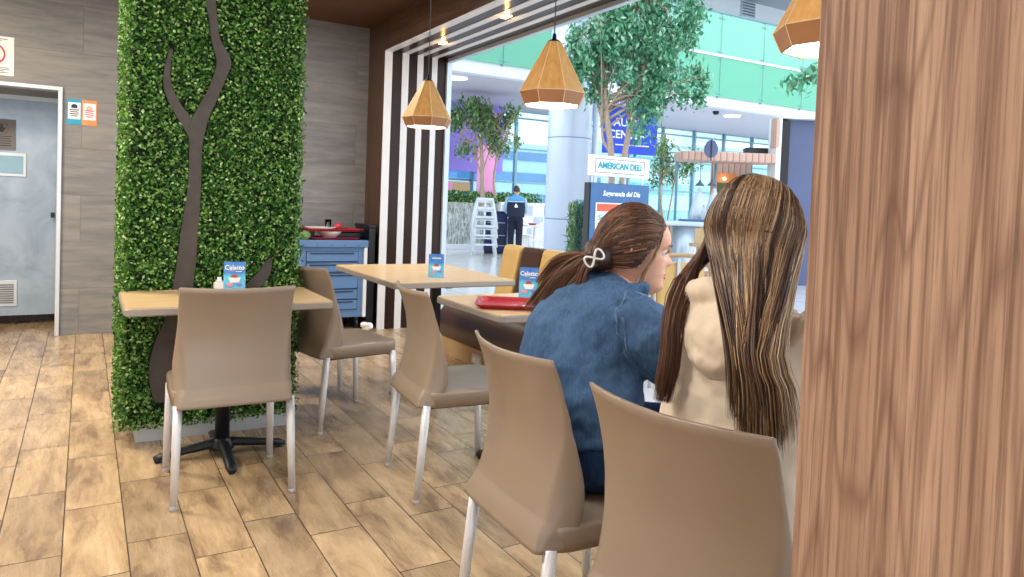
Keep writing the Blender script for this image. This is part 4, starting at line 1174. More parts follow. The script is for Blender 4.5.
    tube(b, catmull([(.20,-.01,.45),(.205,-.02,.72),(.20,-.02,.87),(.15,-.02,.935),(0,-.02,.95),(-.15,-.02,.935),(-.20,-.02,.87),(-.205,-.02,.72),(-.20,-.01,.45)], 36), .015, 8)
    obj('back_tube', b, 'beige_panel', t, smooth=True)
    b = bm_new(); bx(b, -.045, -.018, -.045, -.028, .46, .93, .004); bx(b, -.19, .19, -.045, -.03, .515, .53, .003); obj('back_bar', b, 'frame_alu', t)
    for sx in (-1, 1):
        for y in (.0, .40):
            b = bm_new(); tube(b, [(.19*sx, y, .45), (.20*sx, y+(.02 if y else -.03), 0)], .014, 8); obj('leg', b, 'frame_alu', t, smooth=True)
    # ---- coffee bar kiosk
    def place(px, D): q = W(px, 220, D); return q.x, q.y
    xa, ya = place(648, 12.6); xb, yb = place(745, 12.6)
    rz = math.atan2(yb-ya, xb-xa); Lc = math.hypot(xb-xa, yb-ya)
    t = thing('bar_counter', 'pale grey bar counter with a thick round leg beyond the women', 'counter', ((xa+xb)/2, (ya+yb)/2, 0), rz)
    obj('worktop', box(-Lc/2, Lc/2+.2, -.3, .35, .99, 1.07, .02), 'frame_alu', t)
    b = bm_new(); lathe(b, [(.24,0),(.22,.04),(.19,.5),(.21,.99)], (-.20,0,0), 28); obj('round_leg', b, 'frame_alu', t, smooth=True)
    obj('side_leg', box(-Lc/2+.03, -Lc/2+.09, -.25, .3, 0, .99), 'grey_plastic', t)
    obj('dark_tray', box(-.25, .9, -.1, .3, 1.07, 1.105, .01), 'menu_blue', t)
    def stool(label, px, D, mat):
        x, y = place(px, D)
        t = thing('bar_stool', label, 'stool', (x, y, 0), rz, 'white bar stools at the counter')
        b = bm_new(); bx(b, -.19, .19, -.19, .19, .68, .73, .02); obj('seat', b, mat, t)
        b = bm_new(); bx(b, -.19, .19, -.20, -.17, .73, .98, .01); obj('backrest', b, mat, t)
        for sx in (-1, 1):
            for sy in (-1, 1):
                b = bm_new(); tube(b, [(.22*sx,.22*sy,0),(.16*sx,.16*sy,.69)], .016, 8); obj('leg', b, 'white_plastic', t)
        b = bm_new()
        for s in (-1,1): bx(b, -.2, .2, .19*s-.012, .19*s+.012, .3, .325); bx(b, .19*s-.012, .19*s+.012, -.2, .2, .3, .325)
        obj('footrest', b, 'white_plastic', t)
    stool('white bar stool right of the round leg of the counter', 704, 11.8, 'beige_panel'); stool('white bar stool half hidden by the blonde woman', 728, 11.2, 'white_plastic')
    # items on the counter
    for px, lab, m, h in ((676, 'small cup at the left end of the bar counter', 'hair_dark', .16),):
        x, y = place(px, 12.9)
        t = thing('person', 'small distant person behind the bar counter', 'person', (x+.4, y+1.6, 0), rz)
        b = bm_new(); tube(b, [(0,0,.85),(0,0,1.1),(0,0,1.27),(0,0,1.33)], [(.13,.2),(.15,.22),(.10,.18),(.05,.06)], 14, side=(0,1,0)); bmesh.ops.create_uvsphere(b, u_segments=14, v_segments=10, radius=.095, matrix=Matrix.Translation((0,0,1.42)))
        tube(b, [(-.05,.1,0),(0,.09,.45),(0,.08,.88)], [.05,.07,.09], 10); tube(b, [(-.05,-.1,0),(0,-.09,.45),(0,-.08,.88)], [.05,.07,.09], 10)
        tube(b, [(0,.2,1.22),(.0,.25,.98),(-.12,.2,.85)], [.05,.04,.035], 8); tube(b, [(0,-.2,1.22),(.0,-.25,.98),(-.12,-.2,.85)], [.05,.04,.035], 8)
        obj('body', b, 'skin', t, smooth=True, mods=(remesh(.02, 2),))
        b = bm_new(); bmesh.ops.create_uvsphere(b, u_segments=14, v_segments=10, radius=.105, matrix=Matrix.Translation((.01,0,1.45))); obj('hair', b, 'hair_dark', t, smooth=True)
        b = bm_new(); tube(b, [(0,0,.8),(0,0,1.1),(0,0,1.28)], [(.16,.24),(.17,.25),(.12,.2)], 14, side=(0,1,0)); obj('shirt', b, 'white', t, smooth=True)
    prof_b = [(.03,0),(.035,.01),(.035,.14),(.014,.19),(.014,.25),(.001,.25)]
    for k, (px, m, lab) in enumerate(((703,'glass','clear bottle standing on the bar counter below the pendant cones'),(709,'ext_teal','teal bottle standing on the bar counter'),(716,'white_plastic','white bottle at the right of the bar counter'))):
        x, y = place(px, 12.7); b = bm_new(); lathe(b, prof_b, (0,0,0), 14); o = obj('bottle', b, m, None, smooth=True, loc=(x, y, 1.105)); tag(o, lab, 'bottle', 'bottles on the bar counter')
    # kiosk canopy, post and navy wall
    c = W(770, 150, 13)
    t = thing('coffee_kiosk', 'kiosk with long pinkish wood canopy, white post and slate navy wall right of the bar', 'kiosk', (c.x, c.y, 0), math.atan2(-RD.x*.25+RD.y, RD.x+RD.y*.0)*0 + math.radians(-30))
    obj('canopy', box(-1.66, .0, -.35, .25, 2.13, 2.30, .03), 'kiosk_wood', t)
    obj('post', box(.0, .09, -.30, .1, 0, 2.94, .008), 'white', t)
    obj('post_cap', box(-.02, .05, -.31, -.06, 2.42, 2.94, .004), 'kiosk_wood', t)
    obj('dark_return', box(.09, .26, -.22, .1, 0, 2.90), 'black', t)
    obj('navy_wall', box(.26, 1.9, -.12, .1, 0, 2.95), 'navy_wall', t)
    obj('top_trim', box(.10, 1.9, -.32, .1, 2.93, 3.0), 'white', t)
    obj('slatted_back', box(-.78, .0, .9, .95, 1.0, 2.22), 'kiosk_wood', t)
    obj('back_counter', box(-1.7, .0, .6, 1.0, 0, .98, .01), 'kiosk_wood', t)
    b = bm_new()
    for x in (-1.6, -.9): tube(b, [(x, .2, 2.2), (x, .2, 0)], .025, 8)
    obj('rear_post', b, 'mullion', t)
    # arch with white decoration
    c2 = W(752, 185, 13.3)
    a = thing('arched_shelf', 'arched white shelf with round cyan screen behind the blonde woman', 'shelf', (c2.x, c2.y, 1.55), math.radians(-30))
    b = bm_new(); tube(b, [(.42*math.cos(q), 0, .42*math.sin(q)) for q in [PI*k/20 for k in range(21)]], .022, 8); tube(b, [(.30*math.cos(q), 0, .30*math.sin(q)) for q in [PI*k/20 for k in range(21)]], .014, 8); obj('arch_tube', b, 'mullion', a, smooth=True)
    b = bm_new()
    for k in range(1, 12):
        q = PI*k/12; bmesh.ops.create_icosphere(b, subdivisions=1, radius=.038, matrix=Matrix.Translation((.36*math.cos(q), -.02, .36*math.sin(q))))
    obj('cups', b, 'white', a)
    b = bm_new(); lathe(b, [(.22,0),(.22,.03)], (0,0,0), 28); b.transform(Matrix.Rotation(PI/2, 4, 'X')); obj('round_screen', b, 'cyan_panel', a)
    obj('shelf_foot', box(-.45, .45, -.05, .15, -.60, -.02, .01), 'ext_white', a)
    # oval sign
    c3 = W(711, 149, 12.3)
    o = thing('oval_sign', 'blue oval sign on a dark post above the wooden canopy', 'sign', c3, math.radians(-30))
    b = bm_new(); lathe(b, [(.115,-.02),(.115,.02)], (0,0,0), 32); b.transform(Matrix.Diagonal((1,1.3,1,1))); b.transform(Matrix.Rotation(PI/2, 4, 'X')); obj('disc', b, 'navy_wall', o)
    b = bm_new(); bx(b, -.008, .008, -.035, -.02, -.2, .16); obj('post', b, 'black', o)
    # dark equipment on the canopy
    c4 = W(757, 143, 13.2)
    b = bm_new(); bx(b, -.22, .2, -.1, .1, -.06, .07, .02); o = obj('speaker_box', b, 'black_plastic', None, loc=(c4.x, c4.y, 2.365)); o.rotation_euler = (0,0,math.radians(-30)); tag(o, 'dark box lying on top of the wooden canopy', 'box')
    # green chalk board with lamp
    c5 = W(726, 188, 13.6)
    t = thing('green_board', 'small olive green menu board with a warm bulb above the bar', 'board', c5, math.radians(-30))
    obj('board', box(-.17, .17, 0, .03, -.13, .10), 'warm_board', t); obj('frame', box(-.19, .19, .004, .028, -.15, .28), 'orange_print', t)
    b = bm_new(); bmesh.ops.create_icosphere(b, subdivisions=2, radius=.03, matrix=Matrix.Translation((-.05,-.04,.17))); obj('bulb', b, 'bulb', t)
    # cone pendants over the bar
    for k, px in enumerate((700, 712)):
        c6 = W(px, 183, 12.9)
        t = thing('cone_pendant', ('small grey cone pendant over the bar, left one', 'small grey cone pendant over the bar, right one')[k], 'pendant lamp', c6, 0, 'cone pendants over the bar')
        b = bm_new(); lathe(b, [(.09,-.05),(.02,.03),(.015,.06)], (0,0,0), 18); obj('shade', b, 'grey_text', t, smooth=True)
        b = bm_new(); tube(b, [(0,0,.05),(0,0,.55)], .005, 6); obj('cord', b, 'cord', t)
    # glass cover shapes on the bar (tall bell covers)
    for k, px in enumerate((698, 713)):
        x, y = place(px, 13.1)
        b = bm_new(); lathe(b, [(.16,0),(.15,.12),(.10,.34),(.04,.52),(.03,.56),(.001,.57)], (0,0,0), 24); o = obj('bell_cover', b, 'glass' if 0 else 'ext_white', None, smooth=True, loc=(x, y, 1.105)); tag(o, ('tall pale bell shaped cover on the bar, left one', 'tall pale bell shaped cover on the bar, right one')[k], 'cover', 'bell shaped covers on the bar')
build_court()
c = W(581, 222, 10.6)
t = thing('planter_screen', 'narrow glass screen with reddish grass plants left of the menu totem', 'screen', (c.x, c.y, 0), math.radians(-10))
obj('glass_panel', box(-.09, .10, 0, .02, .1, 1.36), 'facade_glass', t); obj('frame', box(.10, .115, -.01, .03, 0, 1.38), 'mullion', t); obj('trough', box(-.10, .12, .03, .35, 0, .55, .01), 'bark', t)
n = 900; P = np.stack([rng.uniform(-.09,.10,n), rng.uniform(.05,.3,n), .5+.8*rng.random(n)], 1)
V, F = leaves_mesh(P, np.tile([0,-.5,.1], (n,1)), .16, .02, droop=(0,0,1.)); o = obj('grass', mesh_np('grass', V, F), 'olive_leaf', t); o['kind'] = 'stuff'
# ------------------------------------------------------------------ people
def head_mesh(bm, c, F, scale=1., ear_z=0.):
    """continuous head + neck root; c = head centre (eye level), F = facing direction (unit, may tilt)"""
    F = Vector(F).normalized(); Sd = Vector((0,0,1)).cross(F).normalized(); U = F.cross(Sd)
    # z, front x, back x, half width
    T = [(-.150,.030,-.070,.050),(-.128,.048,-.064,.050),(-.118,.070,-.058,.046),(-.110,.082,-.055,.046),(-.098,.090,-.058,.050),(-.085,.087,-.064,.054),(-.072,.085,-.070,.058),
         (-.060,.088,-.076,.060),(-.048,.087,-.082,.062),(-.035,.088,-.088,.065),(-.020,.088,-.092,.068),(-.005,.084,-.096,.070),(.008,.084,-.099,.072),(.022,.092,-.101,.073),
         (.040,.094,-.102,.075),(.060,.088,-.099,.074),(.080,.074,-.090,.068),(.098,.052,-.072,.055),(.110,.026,-.045,.036),(.116,.008,-.018,.012)]
    zs = np.linspace(-.150, .116, 54); n = 56; rings = []
    A = np.array(T)
    for z in zs:
        xf, xb, w = (float(np.interp(z, A[:,0], A[:,k])) for k in (1,2,3))
        cx = (xf+xb)/2 - .006; r = []
        for k in range(n):
            t = 2*PI*k/n; ct, st = math.cos(t), math.sin(t)
            x = cx + (xf-cx if ct > 0 else cx-xb)*(math.copysign(abs(ct)**.88, ct)); y = w*math.copysign(abs(st)**.92, st)
            if ct > 0:
                g = lambda yy, s: math.exp(-(yy/s)**2)
                nz = max(0, 1-abs((z+.030)/.036)) if z < -.030 else max(0, 1-(z+.030)/.042)
                if z < -.030: nz = max(0., 1-((-.030-z)/.014))
                x += .027*nz**.9*g(y, .0085+.005*(1 if z < -.018 else 0))
                x += .0065*g(z+.058, .0055)*g(y, .020) + .0065*g(z+.071, .006)*g(y, .018)        # lips
                x -= .004*g(z+.0645, .0022)*g(y, .022)
                x -= .009*g(z-.002, .011)*g(abs(y)-.032, .014)                                 # eye sockets
                x += .003*g(z-.018, .007)*g(abs(y)-.028, .02)
                x += .004*g(z+.100, .012)*g(y, .02)                                            # chin
            r.append(Vector(c) + (F*x + Sd*y + U*z)*scale)
        rings.append(r)
    ring_loft(bm, rings)
    for s in (-1, 1):                                                                            # ears
        e = Vector(c) + (F*-.012 + Sd*.072*s + U*-.012)*scale
        pts = [e + (F*a + U*b + Sd*s*d)*scale for a, b, d in ((.006,.026,.004),(-.010,.030,.012),(-.020,.014,.016),(-.018,-.006,.012),(-.006,-.024,.006),(.004,-.028,.002))]
        tube(bm, pts, [.004,.006,.007,.006,.007,.004], 7)
        tube(bm, [e+U*.018*scale, e+Sd*.008*s*scale, e-U*.02*scale], [.006,.009,.006], 7)
    return F, Sd, U

def hand(bm, w, d, up, side, s=1.):
    """w wrist point, d direction of the hand, up = back of the hand, side = towards the thumb"""
    w, d, up, side = Vector(w), Vector(d).normalized(), Vector(up).normalized(), Vector(side).normalized()
    tube(bm, [w-d*.03*s, w+d*.02*s, w+d*.06*s, w+d*.088*s], [(.020*s,.028*s),(.016*s,.034*s),(.014*s,.040*s),(.011*s,.038*s)], 12, side=up)
    for k, (o, l) in enumerate(((.029,.068),(.010,.076),(-.010,.071),(-.028,.056))):
        b = w + d*.082*s + side*o*s
        tube(bm, [b-d*.02*s, b, b+d*l*.42*s-up*.004*s, b+d*l*.75*s-up*.014*s, b+d*l*.95*s-up*.028*s], [.0085*s,.0088*s,.0082*s,.0075*s,.006*s], 8)
    b = w + d*.025*s + side*.026*s
    tube(bm, [b-side*.012*s, b+side*.018*s+d*.018*s, b+side*.030*s+d*.042*s-up*.006*s, b+side*.034*s+d*.064*s-up*.010*s], [.012*s,.011*s,.0095*s,.007*s], 8)

def strands(name, mat, parent, paths, rad=.0024, n=16, inv=Vector((0,0,0)), extra=None):
    V, Fc = [], []
    for pts, r in paths:
        c = catmull(pts, n); base = len(V); prev = None
        for i, p in enumerate(c):
            d = (c[min(i+1,n-1)]-c[max(i-1,0)])
            if d.length < 1e-6: d = Vector((0,0,-1))
            d.normalize()
            s = prev if prev else (Vector((0,0,1)) if abs(d.z) < .9 else Vector((1,0,0)))
            a = (s-d*s.dot(d)).normalized(); b = d.cross(a); prev = a
            t = i/(n-1); rr = r*(.55+.45*math.sin(PI*min(1,t*1.6+.1)) if t < .6 else (1-t)/.4*.9+.12)
            for k in range(3):
                q = 2*PI*k/3; v = p+a*rr*math.cos(q)+b*rr*math.sin(q)+inv; V.append((v.x, v.y, v.z))
        for i in range(n-1):
            for k in range(3):
                a0, a1 = base+i*3+k, base+i*3+(k+1)%3; Fc.append((a0, a1, a1+3, a0+3))
    me = mesh_np(name, V, Fc)
    for p in me.polygons: p.use_smooth = True
    return obj(name, me, mat, parent)

def slerp(a, b, t):
    w = a.angle(b)
    if w < 1e-4: return a.copy()
    return (a*math.sin((1-t)*w)+b*math.sin(t*w))/math.sin(w)

def build_person(root, spine, arms, legs, headc, F, neck0, scale=1.):
    """one continuous skin body"""
    inv = Matrix.Translation(-Vector(root.location)) if root.rotation_euler.z == 0 else Matrix.Identity(4)
    bm = bm_new()
    tube(bm, [p for p, r in spine], [r for p, r in spine], 24, side=(1,0,0))
    Fv, Sd, U = head_mesh(bm, headc, F, scale)
    tube(bm, [neck0-Vector((0,0,.05)), neck0, Vector(headc)+(U*-.10-Fv*.012)*scale, Vector(headc)+(U*-.03-Fv*.02)*scale], [.065,.052,.048,.045], 16)
    for a in arms:
        tube(bm, [p for p, r in a['pts']], [r for p, r in a['pts']], 14)
        hand(bm, *a['hand'])
    for l in legs: tube(bm, [p for p, r in l], [r for p, r in l], 16)
    bm.transform(inv)
    return obj('body', bm, 'skin', root, smooth=True, mods=(remesh(.0042, 2, .4),)), Fv, Sd, U

def cloth(name, tubes, mat, root, wr=.012, ws=.09, vox=.009, sm=6, side=(1,0,0), extra=None, inv=True):
    bm = bm_new()
    for t in tubes:
        kw = {}
        if len(t) > 2: kw['side'] = t[2]
        tube(bm, [p for p in t[0]], t[1], 24, **kw)
    if extra: extra(bm)
    if inv: bm.transform(Matrix.Translation(-Vector(root.location)))
    return obj(name, bm, mat, root, smooth=True, mods=(remesh(vox, sm), wrinkles(wr, ws), wrinkles(wr*.42, ws*.40)))

def detail_face(root, headc, Fv, Sd, U, inv):
    H = Vector(headc)
    for s in (-1, 1):
        e = H + Fv*.0785 + Sd*.032*s + U*.001
        b = bm_new(); bmesh.ops.create_uvsphere(b, u_segments=16, v_segments=10, radius=.0105, matrix=Matrix.Translation(e-Fv*.0105)); b.transform(inv)
        ey = obj('eye', b, 'eye_white', root, smooth=True)
        b = bm_new(); bmesh.ops.create_uvsphere(b, u_segments=12, v_segments=8, radius=.0055, matrix=Matrix.Translation(e-Fv*.003-U*.001)); b.transform(inv); obj('iris', b, 'eye_dark', ey, smooth=True)
        b = bm_new(); tube(b, [e+Sd*-.014*s+U*.002+Fv*.006, e+U*.0075+Fv*.009, e+Sd*.013*s+U*.003+Fv*.003, e+Sd*.019*s+U*.001-Fv*.003], [.001,.0022,.0022,.0008], 6); b.transform(inv); obj('eyelashes', b, 'eye_dark', root)
        b = bm_new(); tube(b, [H+Fv*.096+Sd*.014*s+U*.018, H+Fv*.094+Sd*.030*s+U*.025, H+Fv*.080+Sd*.046*s+U*.022], [.0020,.0030,.0012], 6, flat=.6); b.transform(inv); obj('eyebrow', b, 'hair_dark', root)
    b = bm_new()
    tube(b, [H+Fv*.077+Sd*.021+U*-.0645, H+Fv*.0905+Sd*.009+U*-.060, H+Fv*.0925+U*-.0605, H+Fv*.0905+Sd*-.009+U*-.060, H+Fv*.077+Sd*-.021+U*-.0645], [.0012,.0040,.0042,.0040,.0012], 8)
    tube(b, [H+Fv*.077+Sd*.020+U*-.0650, H+Fv*.0895+Sd*.009+U*-.071, H+Fv*.092+U*-.0715, H+Fv*.0895+Sd*-.009+U*-.071, H+Fv*.077+Sd*-.020+U*-.0650], [.0012,.0042,.0048,.0042,.0012], 8)
    b.transform(inv); obj('lips', b, 'lips', root, smooth=True)

def jit(v, s): return Vector((v[0]+random.gauss(0, s), v[1]+random.gauss(0, s), v[2]+random.gauss(0, s)))

def woman_denim():
    random.seed(11)
    loc = Vector((1.33, 1.76, .466))
    t = thing('person', 'woman in a blue denim jacket, hair clipped back, leaning on the table and facing right', 'person', loc)
    inv = Matrix.Translation(-loc)
    spine = [((1.32,1.74,.52),(.12,.16)),((1.32,1.78,.66),(.10,.14)),((1.36,1.82,.84),(.11,.165)),((1.43,1.82,.98),(.09,.16)),((1.48,1.80,1.05),(.05,.07))]
    armR = dict(pts=[((1.43,1.65,.965),.052),((1.45,1.56,.88),.048),((1.54,1.52,.825),.042),((1.70,1.57,.812),.036),((1.88,1.73,.803),.026)], hand=((1.89,1.74,.803),(.7,.7,-.02),(0,0,1),(-.7,.7,0)))
    armL = dict(pts=[((1.46,1.98,.985),.052),((1.56,2.02,.90),.048),((1.68,2.03,.825),.042),((1.80,1.96,.808),.034),((1.87,1.89,.803),.026)], hand=((1.88,1.88,.806),(.75,-.6,-.02),(0,0,1),(-.7,-.7,0)))
    legs = [[((1.36,y,.545),.085),((1.56,y,.545),.072),((1.76,y,.53),.055),((1.76,y,.42),.048),((1.72,y,.24),.046),((1.70,y,.08),.034),((1.80,y,.04),.03),((1.88,y,.03),.022)] for y in (1.66,1.86)]
    H = Vector((1.524,1.80,1.146)); F = Vector((.875,-.475,-.10)); HS = 1.12
    o, Fv, Sd, U = build_person(t, spine, [armR, armL], legs, H, F, Vector((1.485,1.80,1.04)), HS)
    detail_face(t, H, Fv*HS, Sd*HS, U*HS, inv)
    # denim jacket
    def collar(bm):
        pts = [(1.52+.0*k, 1.80, 1.05) for k in range(1)]
        c = Vector((1.455,1.80,1.025)); P = []
        for k in range(13):
            a = math.radians(60+240*k/12); P.append(c+Vector((.085*math.cos(a), .100*math.sin(a), .006)))
        tube(bm, P, [(.020,.016)]*13, 10, side=(0,0,1))
    jk = cloth('denim_jacket', [
        ([(1.30,1.73,.56),(1.30,1.76,.66),(1.325,1.81,.77),(1.355,1.83,.87),(1.395,1.82,.945),(1.43,1.805,.995),(1.465,1.80,1.02)], [(.150,.225),(.165,.232),(.172,.240),(.165,.245),(.145,.235),(.110,.190),(.07,.11)], (1,0,0)),
        ([(1.39,1.66,.965),(1.415,1.585,.90),(1.46,1.525,.845),(1.53,1.49,.825),(1.66,1.53,.822),(1.78,1.63,.815),(1.84,1.69,.81)], [.084,.096,.090,.078,.064,.052,.040]),
        ([(1.43,1.96,1.00),(1.50,2.02,.945),(1.60,2.035,.88),(1.68,2.03,.835),(1.78,1.98,.815),(1.84,1.92,.81)], [.072,.080,.072,.062,.052,.040]),
        ], 'denim', t, .034, .12, .009, 5, extra=collar)
    def seam(pts, name='stitched_seam', w=.0022):
        c = catmull([Vector(q) for q in pts], 40); b = bm_new(); tube(b, c, w, 5); b.transform(inv)
        o = obj(name, b, 'stitch', t)
        m_ = o.modifiers.new('wrap', 'SHRINKWRAP'); m_.target = jk; m_.wrap_mode = 'ABOVE_SURFACE'; m_.offset = .004
    seam([(1.40,1.66,1.07),(1.34,1.635,1.00),(1.32,1.63,.92),(1.35,1.63,.84)]); seam([(1.425,1.65,1.07),(1.365,1.62,1.0),(1.345,1.615,.92),(1.37,1.615,.84)])
    # seams of the jacket (yoke, shoulder, side)
    cloth('jeans', [
        ([(1.31,1.75,.70),(1.31,1.75,.60),(1.32,1.76,.52),(1.33,1.76,.475)], [(.135,.195),(.148,.205),(.145,.200),(.11,.17)], (1,0,0)),
        ([(1.36,1.66,.555),(1.56,1.655,.555),(1.765,1.655,.535),(1.77,1.655,.42),(1.73,1.655,.24),(1.71,1.655,.10)], [.092,.086,.070,.062,.056,.052]),
        ([(1.36,1.86,.555),(1.56,1.865,.555),(1.765,1.865,.535),(1.77,1.865,.42),(1.73,1.865,.24),(1.71,1.865,.10)], [.092,.086,.070,.062,.056,.052]),
        ], 'jeans', t, .008, .08, .010, 5)
    for y in (1.655, 1.865):
        b = bm_new(); tube(b, [(1.66,y,.045),(1.74,y,.05),(1.84,y,.04),(1.92,y,.03)], [(.040,.036),(.045,.04),(.032,.042),(.02,.03)], 14, side=(0,0,1)); bx(b, 1.64, 1.94, y-.042, y+.042, 0, .022, .008)
        b.transform(inv); obj('shoe', b, 'white', t, smooth=False)
    # hair: combed back to a clip, tail falling over the left shoulder
    Cl = Vector((1.345,1.792,1.113)); ax = Vector((.114,.098,.130))
    def surf(d, s=1.): # d in head frame unit
        return H + Fv*(d.x*ax.x*s-.008) + Sd*d.y*ax.y*s + U*(d.z*ax.z*s+.004)
    dcl = Vector((-.93, .0, -.28)).normalized()
    bm = bm_new()                                            # hair base following the skull
    ringsC = []
    for j in range(15):
        th = math.radians(4+ j*8.2)
        r = []
        for k in range(32):
            ph = 2*PI*k/32; d = Vector((math.sin(th)*math.cos(ph), math.sin(th)*math.sin(ph), math.cos(th)))
            lim = 1.04
            fr = max(0, math.cos(ph))
            thl = math.radians(118-70*fr**.8); 
            if th > thl: d = Vector((math.sin(thl)*math.cos(ph), math.sin(thl)*math.sin(ph), math.cos(thl))); lim = .97
            r.append(surf(d, lim))
        ringsC.append(r)
    ring_loft(bm, ringsC); 
    tube(bm, [surf(Vector((-.8,0,-.1)), .8), (surf(Vector((-.95,0,-.25)), 1.)+Cl)/2, Cl], [.07,.052,.028], 14)
    bm.transform(inv)
    hb = obj('hair', bm, 'hair_dark', t, smooth=True)
    paths_d, paths_b, paths_c = [], [], []
    clumps = [Vector((random.gauss(0,1), random.gauss(0,1), random.gauss(0,1))) for _ in range(70)]
    for i in range(3600):
        while True:
            d = Vector((random.gauss(0,1), random.gauss(0,1), random.gauss(0,1))).normalized()
            fr = d.x
            if d.z < -.25 - .2*random.random(): continue
            ph_ = math.atan2(d.y, d.x); thl_ = 118-70*max(0, math.cos(ph_))**.8
            if math.degrees(math.acos(max(-1,min(1,d.z)))) > thl_+3: continue       # the face
            break
        off_ = 1.02+.05*random.random()
        k1, k2 = slerp(d, dcl, .33), slerp(d, dcl, .66)
        bulge = 1.0+.07*max(0, d.z)
        ci = random.randrange(70); cv = clumps[ci]*.75 + Vector((random.gauss(0,1), random.gauss(0,1), random.gauss(0,1)))*.42
        P = [surf(d, 1.0), surf(slerp(d,dcl,.08), off_), surf(k1, off_*bulge), surf(k2, off_*bulge*1.03), Cl+cv*.009]
        s = (ci*37 % 100)/100
        e1 = Vector((-.030,.035,-.022)); e2 = Vector((-.050,.090,-.075)); e3 = Vector((-.065,.155+.05*s,-.160-.040*s))
        if ci % 7 == 0: e1 = Vector((-.03,.005,-.04)); e2 = Vector((-.035,.02,-.09)); e3 = Vector((-.055,.05,-.135))
        if ci % 9 == 1: e1 = Vector((-.02,.05,.002)); e2 = Vector((-.03,.14,-.03)); e3 = Vector((-.05,.20,-.11))
        for q, (e, w_) in enumerate(((e1,.011),(e2,.016),(e3,.019))): P.append(Cl+e+Vector((cv.x*.5, cv.y, cv.z))*w_)
        (paths_b if (ci % 4 == 0) or random.random() < .12 else paths_d).append((P, .0016+.0008*random.random()))
    ivv = -loc
    strands('hair_strands', 'hair_brown', t, paths_d, n=18, inv=ivv)
    strands('highlighted_strands', 'hair_copper', t, paths_b, n=18, inv=ivv)
    for i in range(16):                                      # loose pale wisps by the ear and cheek
        q = random.random()*.012
        d0 = Vector((.62,-.42,.66)).normalized()
        P = [surf(d0,1.06), H+Fv*(.060-q)+Sd*(-.078)+U*(.045), H+Fv*(.036+q)+Sd*(-.086)+U*(-.01), H+Fv*(.012+q)+Sd*(-.088)+U*(-.06), H+Fv*(-.004+2*q)+Sd*(-.085)+U*(-.10-q)]
        if i % 2: P += [H+Fv*(.02+q)+Sd*-.09+U*(-.125), H+Fv*(.045+q)+Sd*-.09+U*(-.118)]
        paths_c.append(([jit(p,.002) for p in P], .0016))
    strands('loose_strands', 'hair_blonde', t, paths_c, n=16, inv=ivv)
    # infinity shaped clip
    b = bm_new(); P = []
    e = (Cl + Vector((-.012,-.020,.010)))
    a1 = (RD*.80+Vector((0,0,.6))).normalized(); a2 = (Vector((0,0,.8))-RD*.6).normalized()
    for k in range(41):
        q = 2*PI*k/40; P.append(e - FD*.028 + a1*.030*math.sin(q) + a2*.017*math.sin(2*q))
    tube(b, P, .0034, 8); b.transform(inv); obj('hair_clip', b, 'dish', t, smooth=True)
    b = bm_new(); bmesh.ops.create_uvsphere(b, u_segments=10, v_segments=8, radius=.005, matrix=Matrix.Translation(H+Fv*-.004+Sd*-.082+U*-.045)); b.transform(inv); obj('earring', b, 'dish', t, smooth=True)
    # stitched shoulder seam on the right sleeve
    return t

